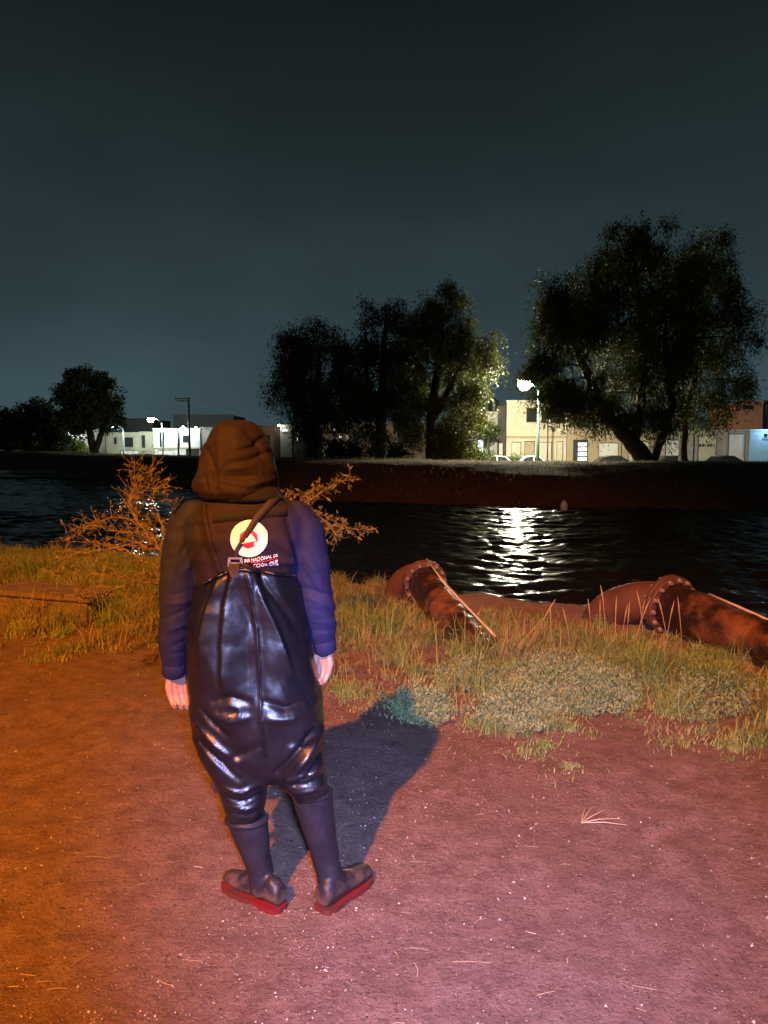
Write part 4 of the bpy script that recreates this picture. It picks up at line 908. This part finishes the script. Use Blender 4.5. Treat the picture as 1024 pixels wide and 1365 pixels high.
for ch, sg in ((SL, -1), (SR, 1)):
    seam = px(264 if sg < 0 else 394, 700, YP).x; zz = [p_.z for p_, _ in ch][::-1]; xx = [p_.x for p_, _ in ch][::-1]; rr_ = [r_ for _, r_ in ch][::-1]
    d_ = (_c[:, 0] - (np.interp(_c[:, 2], zz, xx) - sg * np.interp(_c[:, 2], zz, rr_) * 1.05)) * sg
    _mi[(d_ > 0) & ((_c[:, 0] - seam) * sg > -.005 + .1 * np.clip(px(300, 720, YP).z - _c[:, 2], -.4, 0))] = 1
jacket.data.polygons.foreach_set('material_index', _mi)
for ch, r0 in ((SL, .045), (SR, .044)):                    # cuffs
    a, b = ch[-2][0], ch[-1][0]; d = (b - a).normalized()
    part('cuff', MB().tube([b - d * .035, b - d * .030, b + d * .012, b + d * .018], [r0 * .96, r0 * 1.02, r0 * 1.0, r0 * .9], 20), M['sleeve'], jacket, True)

# --- hood with the collar under it
hb = MB().loft([hring(268, 362, 664, .115, YP, 40, 2.1, .0), hring(259, 370, 653, .135, YP, 40, 2.1, .0), hring(257, 371, 643, .140, YP, 40, 2.1, .01), hring(261, 369, 628, .138, YP, 40, 2.1, .015), hring(266, 365, 610, .136, YP, 40, 2.1, .02), hring(271, 359, 594, .132, YP, 40, 2.1, .02),
                hring(278, 353, 580, .122, YP, 40, 2.1, .02), hring(285, 345, 570, .105, YP, 40, 2.1, .02), hring(294, 336, 564, .075, YP, 40, 2.1, .02), hring(304, 327, 561.5, .035, YP, 40, 2.1, .02)])
hm = fuse(hb, .007, 5)
folds(hm, [([(270, 600), (283, 625), (287, 655)], -.013, .009), ([(262, 610), (260, 640)], .008, .012), ([(285, 575), (292, 620), (300, 650)], .006, .012), ([(318, 600), (335, 595), (345, 580)], -.009, .007), ([(305, 618), (335, 612), (355, 600)], -.008, .007), ([(302, 626), (335, 622)], .008, .007), ([(300, 636), (340, 634)], -.008, .006),
           ([(322, 570), (340, 590), (352, 620)], -.007, .008), ([(290, 640), (330, 648), (360, 640)], .009, .008), ([(300, 580), (310, 600)], -.005, .010), ([(270, 635), (275, 655)], -.007, .006), ([(345, 600), (362, 640)], .007, .010)], noise=[(11, .008, 13, 1.0), (30, .0025, 18, 1.0), (8, .007, 63, -1.2)])
hood = finish('hood', hm, M['jacket'], person, PL)
part('collar', MB().loft([hring(281, 377, 667, .118), hring(279, 377, 660, .125), hring(283, 371, 651, .12), hring(286, 368, 645, .11)]), M['jacket_band'], jacket, True)

# --- waders
wb = MB().loft([hring(262, 399, 757, .150, YP, 48), hring(260, 401, 770, .155, YP, 48), hring(256, 406, 800, .166, YP, 48), hring(251, 414, 850, .184, YP, 48), hring(250, 424, 900, .194, YP, 48), hring(252, 431, 935, .196, YP, 48), hring(256, 433, 965, .188, YP, 48), hring(262, 433, 995, .176, YP, 48), hring(278, 430, 1016, .150, YP, 48), hring(318, 400, 1034, .10, YP, 48)])
wb.loft([hring(256, 352, 975, .14, YP - .03, 32), hring(263, 357, 1000, .135, YP - .04, 32), hring(274, 360, 1020, .125, YP - .045, 32), hring(287, 359, 1040, .110, YP - .05, 32), hring(295, 357, 1058, .095, YP - .05, 32), hring(300, 355, 1076, .080, YP - .05, 32), hring(309, 350, 1094, .060, YP - .05, 32), hring(314, 350, 1112, .05, YP - .05, 32)])
wb.loft([hring(350, 434, 975, .14, YP - .03, 32), hring(359, 435, 1000, .132, YP - .04, 32), hring(363, 437, 1022, .120, YP - .045, 32), hring(371, 440, 1040, .102, YP - .05, 32), hring(386, 439, 1054, .076, YP - .05, 32), hring(397, 437, 1070, .056, YP - .05, 32), hring(402, 439, 1092, .05, YP - .05, 32)])
wm = fuse(wb, .0075, 12)
folds(wm, [([(328, 752), (338, 790), (345, 840), (349, 900), (351, 950), (357, 1010)], .008, .006), 
           ([(275, 772), (268, 820), (264, 890)], .010, .018), ([(345, 770), (380, 815), (402, 858)], -.010, .012), ([(395, 790), (412, 860), (420, 920)], .008, .025),
           ([(288, 930), (312, 922), (336, 930)], -.012, .012), ([(290, 948), (310, 955), (332, 950)], .012, .012), ([(298, 938), (310, 934), (322, 938), (324, 946), (312, 949), (300, 945)], .008, .005), ([(356, 930), (382, 940), (408, 934)], -.013, .011), ([(358, 952), (388, 955), (418, 945)], .010, .014),
           ([(256, 962), (285, 985), (316, 1010)], .020, .015), ([(266, 990), (296, 1013), (320, 1034)], -.016, .010), ([(262, 938), (284, 960), (305, 975)], -.013, .011), ([(300, 1012), (325, 1000), (350, 988)], -.010, .012), ([(430, 980), (410, 1005), (385, 1036)], .022, .013), ([(418, 976), (396, 1000), (370, 1028)], -.016, .010), ([(438, 1002), (416, 1025), (394, 1045)], -.014, .008),
           ([(298, 1046), (322, 1053), (350, 1044)], .012, .008), ([(300, 1061), (325, 1068), (352, 1059)], -.014, .006), ([(303, 1072), (328, 1078), (352, 1072)], .013, .006), ([(306, 1084), (328, 1089), (352, 1083)], -.008, .005), ([(384, 1035), (412, 1030), (436, 1022)], .013, .007), ([(388, 1046), (412, 1042), (438, 1036)], -.013, .006), ([(392, 1055), (415, 1052), (438, 1048)], .009, .006),
           ([(345, 870), (352, 950)], -.006, .012)], noise=[(4, .012, 23, .6), (11, .0055, 28, .7), (30, .0012, 29, .8), (5, .006, 66, -.6)],
      ramps=[([(316, 752), (303, 800), (299, 860), (301, 930)], .034, .085, 1), ([(292, 758), (280, 800), (272, 850), (268, 920)], .022, .055, 1), ([(334, 752), (350, 800), (372, 850), (390, 905)], .026, .075, -1)])
_P = vco(wm); _u = 512 + _P[:, 0] / (YP - .15) * FPX; _w = ss(px(300, 815, YP).z, px(300, 757, YP).z, _P[:, 2])
_P[:, 2] += _w * np.interp(_u, [255, 275, 300, 318, 330, 365, 400], [-.050, -.034, -.002, .020, .012, -.004, -.022]); wm.vertices.foreach_set('co', _P.astype(np.float32).ravel()); wm.update()
waders = finish('waders', wm.copy(), M['rubber'], person, PL)
BJ = BVHTree.FromPolygons([v.co.copy() for v in jm.vertices], [tuple(p.vertices) for p in jm.polygons])
BW = BVHTree.FromPolygons([v.co.copy() for v in wm.vertices], [tuple(p.vertices) for p in wm.polygons])
def surf(u, v, lift=.003, use=('j', 'w')):                 # point on the back of the clothes behind photo position u, v
    g = px(u, v, YP - .15); o = Vector((g.x, 1.6, g.z)); best = None
    for k, B in (('j', BJ), ('w', BW)):
        if k in use:
            h = B.ray_cast(o, Vector((0, 1, 0)))
            if h[0] is not None and (best is None or h[0].y < best[0].y): best = h
    if best is None: return Vector((g.x, YP - .1, g.z))
    return best[0] + best[1] * lift if best[1].y < 0 else best[0] - best[1] * lift
def ribbon(name, pts, wpx, m, parent, lift=.004, thick=.003, steps=14, use=('j', 'w'), wend=None):
    C = []
    for i in range(len(pts) - 1):
        for k in range(steps): f = k / steps; C.append((pts[i][0] + (pts[i + 1][0] - pts[i][0]) * f, pts[i][1] + (pts[i + 1][1] - pts[i][1]) * f))
    C.append(pts[-1]); V = []; F = []; L_, R_ = [], []
    for i, c in enumerate(C):
        a, b = C[max(i - 1, 0)], C[min(i + 1, len(C) - 1)]; l = math.hypot(b[0] - a[0], b[1] - a[1]); wp = wpx + ((wend or wpx) - wpx) * i / (len(C) - 1); nx_, ny_ = -(b[1] - a[1]) / l * wp / 2, (b[0] - a[0]) / l * wp / 2
        w = surf(c[0], c[1], lift, use); p1, p2 = surf(c[0] + nx_, c[1] + ny_, lift, use), surf(c[0] - nx_, c[1] - ny_, lift, use)
        yy = min(w.y, (p1.y + p2.y) / 2); p1.y = min(p1.y, yy + .01); p2.y = min(p2.y, yy + .01)
        V += [p1, p2, p1 + Vector((0, -thick, 0)), p2 + Vector((0, -thick, 0))]
    n = len(C)
    for i in range(n - 1):
        a, b = i * 4, i * 4 + 4; F += [(a + 2, a + 3, b + 3, b + 2), (a, b, b + 1, a + 1), (a, a + 2, b + 2, b), (a + 1, b + 1, b + 3, a + 3)]
    F += [(0, 1, 3, 2), (n * 4 - 4, n * 4 - 2, n * 4 - 1, n * 4 - 3)]
    return part(name, MB().add(V, F), m, parent, True)
hem = ribbon('hem', [(268, 781), (285, 771), (300, 764), (316, 757), (330, 758), (365, 766), (392, 772)], 4, M['rubber'], waders, .005, .004, 8, ('w',))
ribbon('seam', [(331, 766), (337, 790), (345, 840), (349, 900), (351, 950), (356, 1005)], 2.6, M['rubber'], waders, .002, .003, 12, ('w',))
# straps of the waders and the buckle where they meet
ribbon('strap', [(367, 662), (341, 692), (329, 713), (316, 733), (316, 750)], 11, M['webbing'], waders, .006, .002, 14, ('j', 'w'), 3.5)
ribbon('strap', [(266, 676), (274, 700), (284, 735), (294, 764)], 8.5, M['jacket'], waders, .004, .0015)
ribbon('back_panel', [(282, 691), (310, 688), (345, 685), (380, 683)], 13.5, M['jacket_band'], jacket, .0015, .0006, 12, ('j',))
bk = surf(315, 749, .010); bq = MB()
for dx, dz, w, h in ((0, .016, .024, .006), (0, -.016, .024, .006), (-.021, 0, .005, .020), (.021, 0, .005, .020), (0, 0, .020, .004)): bq.box(bk.x + dx - w, bk.x + dx + w, bk.y - .006, bk.y + .003, bk.z + dz - h / 2 if w > .01 else bk.z - .0128, bk.z + dz + h / 2 if w > .01 else bk.z + .0128)
part('buckle', bq, M['buckle'], waders)
cl = MB().loft([[surf(316 + dx * k, 754 + 12 * q, .016) + Vector((0, 0, 0)) for dx, k in ((-5, 1), (5, 1))] + [surf(316 + dx * k, 754 + 12 * q, .008) for dx, k in ((5, 1), (-5, 1))] for q in (0, .5, 1)])
part('strap_clip', cl, M['webbing'], waders)
# emblem: white ring, red many-sided field, white triangle; print below
def patch(name, poly, m, lift, parent, rings=5, centre=None):
    cu, cv = centre or (sum(p[0] for p in poly) / len(poly), sum(p[1] for p in poly) / len(poly)); V = [surf(cu, cv, lift, ('j',))]; F = []; n = len(poly)
    for r in range(1, rings + 1):
        for u, v in poly: V.append(surf(cu + (u - cu) * r / rings, cv + (v - cv) * r / rings, lift, ('j',)))
    for k in range(n):
        F.append((0, 1 + k, 1 + (k + 1) % n))
        for r in range(rings - 1): a = 1 + r * n; F.append((a + k, a + n + k, a + n + (k + 1) % n, a + (k + 1) % n))
    return part(name, MB().add(V, F), m, parent, True)
def circ(cu, cv, r, n, ph=0., sq=1.): return [(cu + r * math.cos(ph + 2 * math.pi * k / n), cv + sq * r * math.sin(ph + 2 * math.pi * k / n)) for k in range(n)]
EC = (332, 718)
em = patch('emblem', circ(*EC, 24.2, 56), M['print_white'], .0050, jacket, 14)
patch('emblem_field', circ(*EC, 12.4, 9, .2), M['print_red'], .0066, em, 8)
patch('emblem_triangle', [(335, 711), (338.5, 716), (342, 721), (332, 722.5), (323, 724), (329, 717)], M['print_white'], .0082, em, 6)
def letters(txt, u_right, v_base, height_px, bold=.012, slope=0., xs=.74):
    cu = bpy.data.curves.new('t', 'FONT'); cu.body = txt; cu.align_x = 'RIGHT'; cu.size = 1; cu.offset = bold; cu.space_character = 1.05
    o = bpy.data.objects.new('t', cu); COL.objects.link(o); dg = bpy.context.evaluated_depsgraph_get()
    me = bpy.data.meshes.new_from_object(o.evaluated_get(dg)); bpy.data.objects.remove(o)
    bm = bmesh.new(); bm.from_mesh(me); bmesh.ops.triangulate(bm, faces=bm.faces); bmesh.ops.subdivide_edges(bm, edges=[e for e in bm.edges if e.calc_length() > .25], cuts=2); bmesh.ops.triangulate(bm, faces=bm.faces); k = height_px / .7
    V = [surf(u_right + v.co.x * k * xs, v_base - v.co.y * k - v.co.x * k * slope, .0075, ('j',)) for v in bm.verts]; bm.verts.index_update(); F = [tuple(v.index for v in f.verts) for f in bm.faces]; bm.free()
    return part('lettering', MB().add(V, F), M['print_white'], jacket)
letters('INA NACIONAL DE', 368, 743.5, 4.6, slope=.10, xs=.70)
letters('CCI\u00d3N CIVIL', 369.5, 752.5, 4.8, slope=.07, xs=.74)
rl = [(336, 749.5), (352, 747.6), (368, 745.7)]
ribbon('print_line', rl, 1.0, M['print_red'], jacket, .0048, .0005, 12, ('j',))

# --- boots
def boot(sgn, shaft):
    Hh, T = FEET[sgn]; d = (T - Hh).normalized(); s = Vector((-d.y, d.x, 0)); Lf = (T - Hh).length
    b = MB().loft(shaft)
    prof = [(-.010, .030, .05, .035), (.0, .036, .055, .045), (.10, .041, .066, .058), (.25, .041, .068, .066), (.42, .042, .060, .054), (.60, .046, .050, .042), (.78, .047, .046, .036), (.92, .040, .043, .031), (1.0, .026, .038, .024), (1.03, .012, .036, .016)]
    rings = []
    for t, w, zc, h in prof:
        c = Hh + d * (t * Lf); rings.append([c + s * (w * .92 * math.cos(a)) + Vector((0, 0, zc + (h if math.sin(a) > 0 else zc - .024) * math.sin(a))) for a in [2 * math.pi * k / 20 for k in range(20)]])
    b.loft(rings); m = fuse(b, .006, 5)
    folds(m, [], noise=[(16, .003, 33, 1.4)])
    o = finish('boot', m, M['boot'], person, PL)
    def outline(g): return [Hh + d * (t * Lf) + s * (w * q) for q, rng in ((1, 1), (-1, -1)) for t, w in ([(-.03 - g, .014), (0., .036 + g * .15), (.12, .044), (.4, .044), (.62, .050), (.8, .051), (.95, .041), (1.04, .020)][::rng])]
    sl = MB()
    def slab(pts, z0, z1): sl.loft([[p + Vector((0, 0, z0)) for p in pts], [p + Vector((0, 0, z1)) for p in pts]])
    slab(outline(0), .010, .021)
    part('sole', sl, M['sole'], o)
    hl = MB(); heel = [Hh + d * (t * Lf) + s * w for t, w in ((-.03, -.016), (0, -.036), (.12, -.043), (.27, -.043), (.27, .043), (.12, .043), (0, .036), (-.03, .016))]
    hl.loft([[p + Vector((0, 0, .0)) for p in heel], [p + Vector((0, 0, .0118)) for p in heel]]); part('heel', hl, M['sole'], o)
    fr = [Hh + d * (t * Lf) + s * w for t, w in ((.46, -.043), (.62, -.049), (.8, -.050), (.95, -.040), (1.02, -.02), (1.02, .02), (.95, .040), (.8, .050), (.62, .049), (.46, .043))]
    part('tread', MB().loft([[p + Vector((0, 0, .002)) for p in fr], [p + Vector((0, 0, .0116)) for p in fr]]), M['sole'], o)
    return o
bl = boot(-1, [hring(301, 357, 1086, .072, YP - .05, 28, 2), hring(302, 357, 1092, .072, YP - .05, 28, 2), hring(308, 358, 1108, .067, YP - .052, 28, 2), hring(320, 360, 1135, .058, YP - .055, 28, 2), hring(329, 364, 1158, .052, YP - .055, 28, 2), hring(333, 367, 1172, .050, YP - .06, 28, 2), hring(334, 371, 1188, .05, YP - .065, 28, 2)])
br = boot(1, [hring(387, 442, 1050, .072, YP - .05, 28, 2), hring(388, 443, 1057, .072, YP - .05, 28, 2), hring(396, 446, 1085, .067, YP - .052, 28, 2), hring(407, 449, 1115, .057, YP - .055, 28, 2), hring(416, 453, 1145, .052, YP - .055, 28, 2), hring(422, 456, 1168, .049, YP - .065, 28, 2), hring(425, 459, 1186, .048, YP - .07, 28, 2)])
for o, (ua, ub, v, ry, Yy) in ((bl, (301, 357.5, 1090, .0735, YP - .05)), (br, (387, 443, 1054, .0735, YP - .05))):
    part('boot_rim', MB().loft([hring(ua, ub, v - 2, ry, Yy, 28, 2), hring(ua - 1, ub + 1, v - 1, ry + .003, Yy, 28, 2), hring(ua - 1, ub + 1, v + 2, ry + .003, Yy, 28, 2), hring(ua + 1, ub, v + 4, ry - .001, Yy, 28, 2)], True), M['boot'], o, True)
# loose straps at the knees
k0 = px(292, 1046, YP - .02); part('knee_strap', MB().tube([k0 + Vector((.03, .0, .02)), k0 + Vector((0, .0, .008)), k0 + Vector((-.018, .0, -.002)), k0 + Vector((-.012, .005, -.022)), k0 + Vector((.02, .01, -.03))], [.009, .013, .014, .013, .009], 8), M['webbing'], waders, True)

# --- the body inside the clothes: head, trunk, arms, hands with five fingers, legs; one continuous surface
def hand(mb, wrist, inward):
    """relaxed hand hanging from the wrist, palm to the thigh; inward = +1 when the thigh lies at +x"""
    x = Vector((inward * .55, -.83, 0)); dn = Vector((inward * .12, .05, -1)).normalized(); fw = Vector((inward * .83, .55, 0))
    pc = wrist + dn * .055
    for k in range(4):                                    # palm: four metacarpals side by side, index to the front
        o = fw * (.032 - .021 * k); mb.tube([wrist + dn * .005 + o * .55, pc + o, wrist + dn * .086 + o * 1.02 + x * .004], [.015, .0155, .0125], 10)
        mb.ell(wrist + dn * .088 + o * 1.02 + x * .004, (.0125,) * 3, 10, 6)
        L = (.040, .044, .041, .033)[k]; p = wrist + dn * .088 + o * 1.02 + x * .004
        a1 = dn * .80 + x * .55; p1 = p + a1.normalized() * L; a2 = dn * .05 + x * .95; p2 = p1 + a2.normalized() * L * .66; a3 = dn * -.75 + x * .55; p3 = p2 + a3.normalized() * L * .5
        mb.tube([p, p1, p2, p3], [.0112, .0102, .0094, .0078], 10)
        for q, r in ((p1, .0104), (p2, .0096), (p3, .0080)): mb.ell(q, (r,) * 3, 10, 6)
    t0 = wrist + dn * .028 + fw * .026; t1 = t0 + (dn * .7 + fw * .55 + x * .3).normalized() * .040; t2 = t1 + (dn * .85 + fw * .1 + x * .5).normalized() * .032; t3 = t2 + (dn * .8 - fw * .15 + x * .55).normalized() * .024
    mb.tube([t0, t1, t2, t3], [.0155, .0125, .0108, .0085], 10)
    for q, r in ((t1, .0126), (t2, .0108), (t3, .0086)): mb.ell(q, (r,) * 3, 10, 6)
bd = MB(); hc = px(316, 615, YP + .02)
bd.ell(hc, (.072, .092, .108), 24, 16); bd.ell(hc + Vector((0, .03, -.075)), (.05, .06, .05), 16, 10)                  # skull and jaw
bd.tube([hc + Vector((0, .085, -.005)), hc + Vector((0, .108, -.03)), hc + Vector((0, .088, -.04))], [.008, .014, .010], 8)   # nose
for sg in (-1, 1):
    bd.ell(hc + Vector((sg * .073, 0, -.015)), (.010, .022, .032), 10, 8); bd.ell(hc + Vector((sg * .03, .082, .008)), (.014, .010, .009), 10, 6)
bd.ell(hc + Vector((0, .090, -.070)), (.024, .010, .008), 10, 6)
chain(bd, [(hc + Vector((0, -.005, -.08)), .052), (px(325, 668, YP), .055)])
bd.loft([hring(285, 370, 676, .085, YP, 28), hring(262, 394, 700, .105, YP, 28), hring(268, 392, 760, .11, YP, 28), hring(274, 388, 830, .10, YP, 28), hring(276, 404, 900, .11, YP, 28), hring(280, 408, 950, .105, YP, 28)])
for ch, sg in ((SL, 1), (SR, -1)):
    chain(bd, [(p, max(.026, r * .62)) for p, r in ch[:-1]] + [(ch[-1][0], .025)], 12)
    w = ch[-1][0] + Vector((0, .002, .004)); chain(bd, [(ch[-1][0] + (ch[-2][0] - ch[-1][0]) * .4, .027), (w + Vector((0, .002, -.012)), .024)], 12); hand(bd, w + Vector((0, .003, -.014)), sg)
chain(bd, [(px(315, 950, YP), .075), (px(322, 1050, YP - .02), .052), (px(351, 1180, YP - .06), .034)], 12)
chain(bd, [(px(385, 950, YP), .075), (px(408, 1050, YP - .02), .048), (px(440, 1175, YP - .065), .034)], 12)
body = finish('body', fuse(bd, .0038, 2, .4), M['skin'], person, PL)
hr = MB().ell(hc + Vector((0, -.012, .012)), (.076, .088, .108), 24, 16); part('hair', hr, M['hair'], body, True)
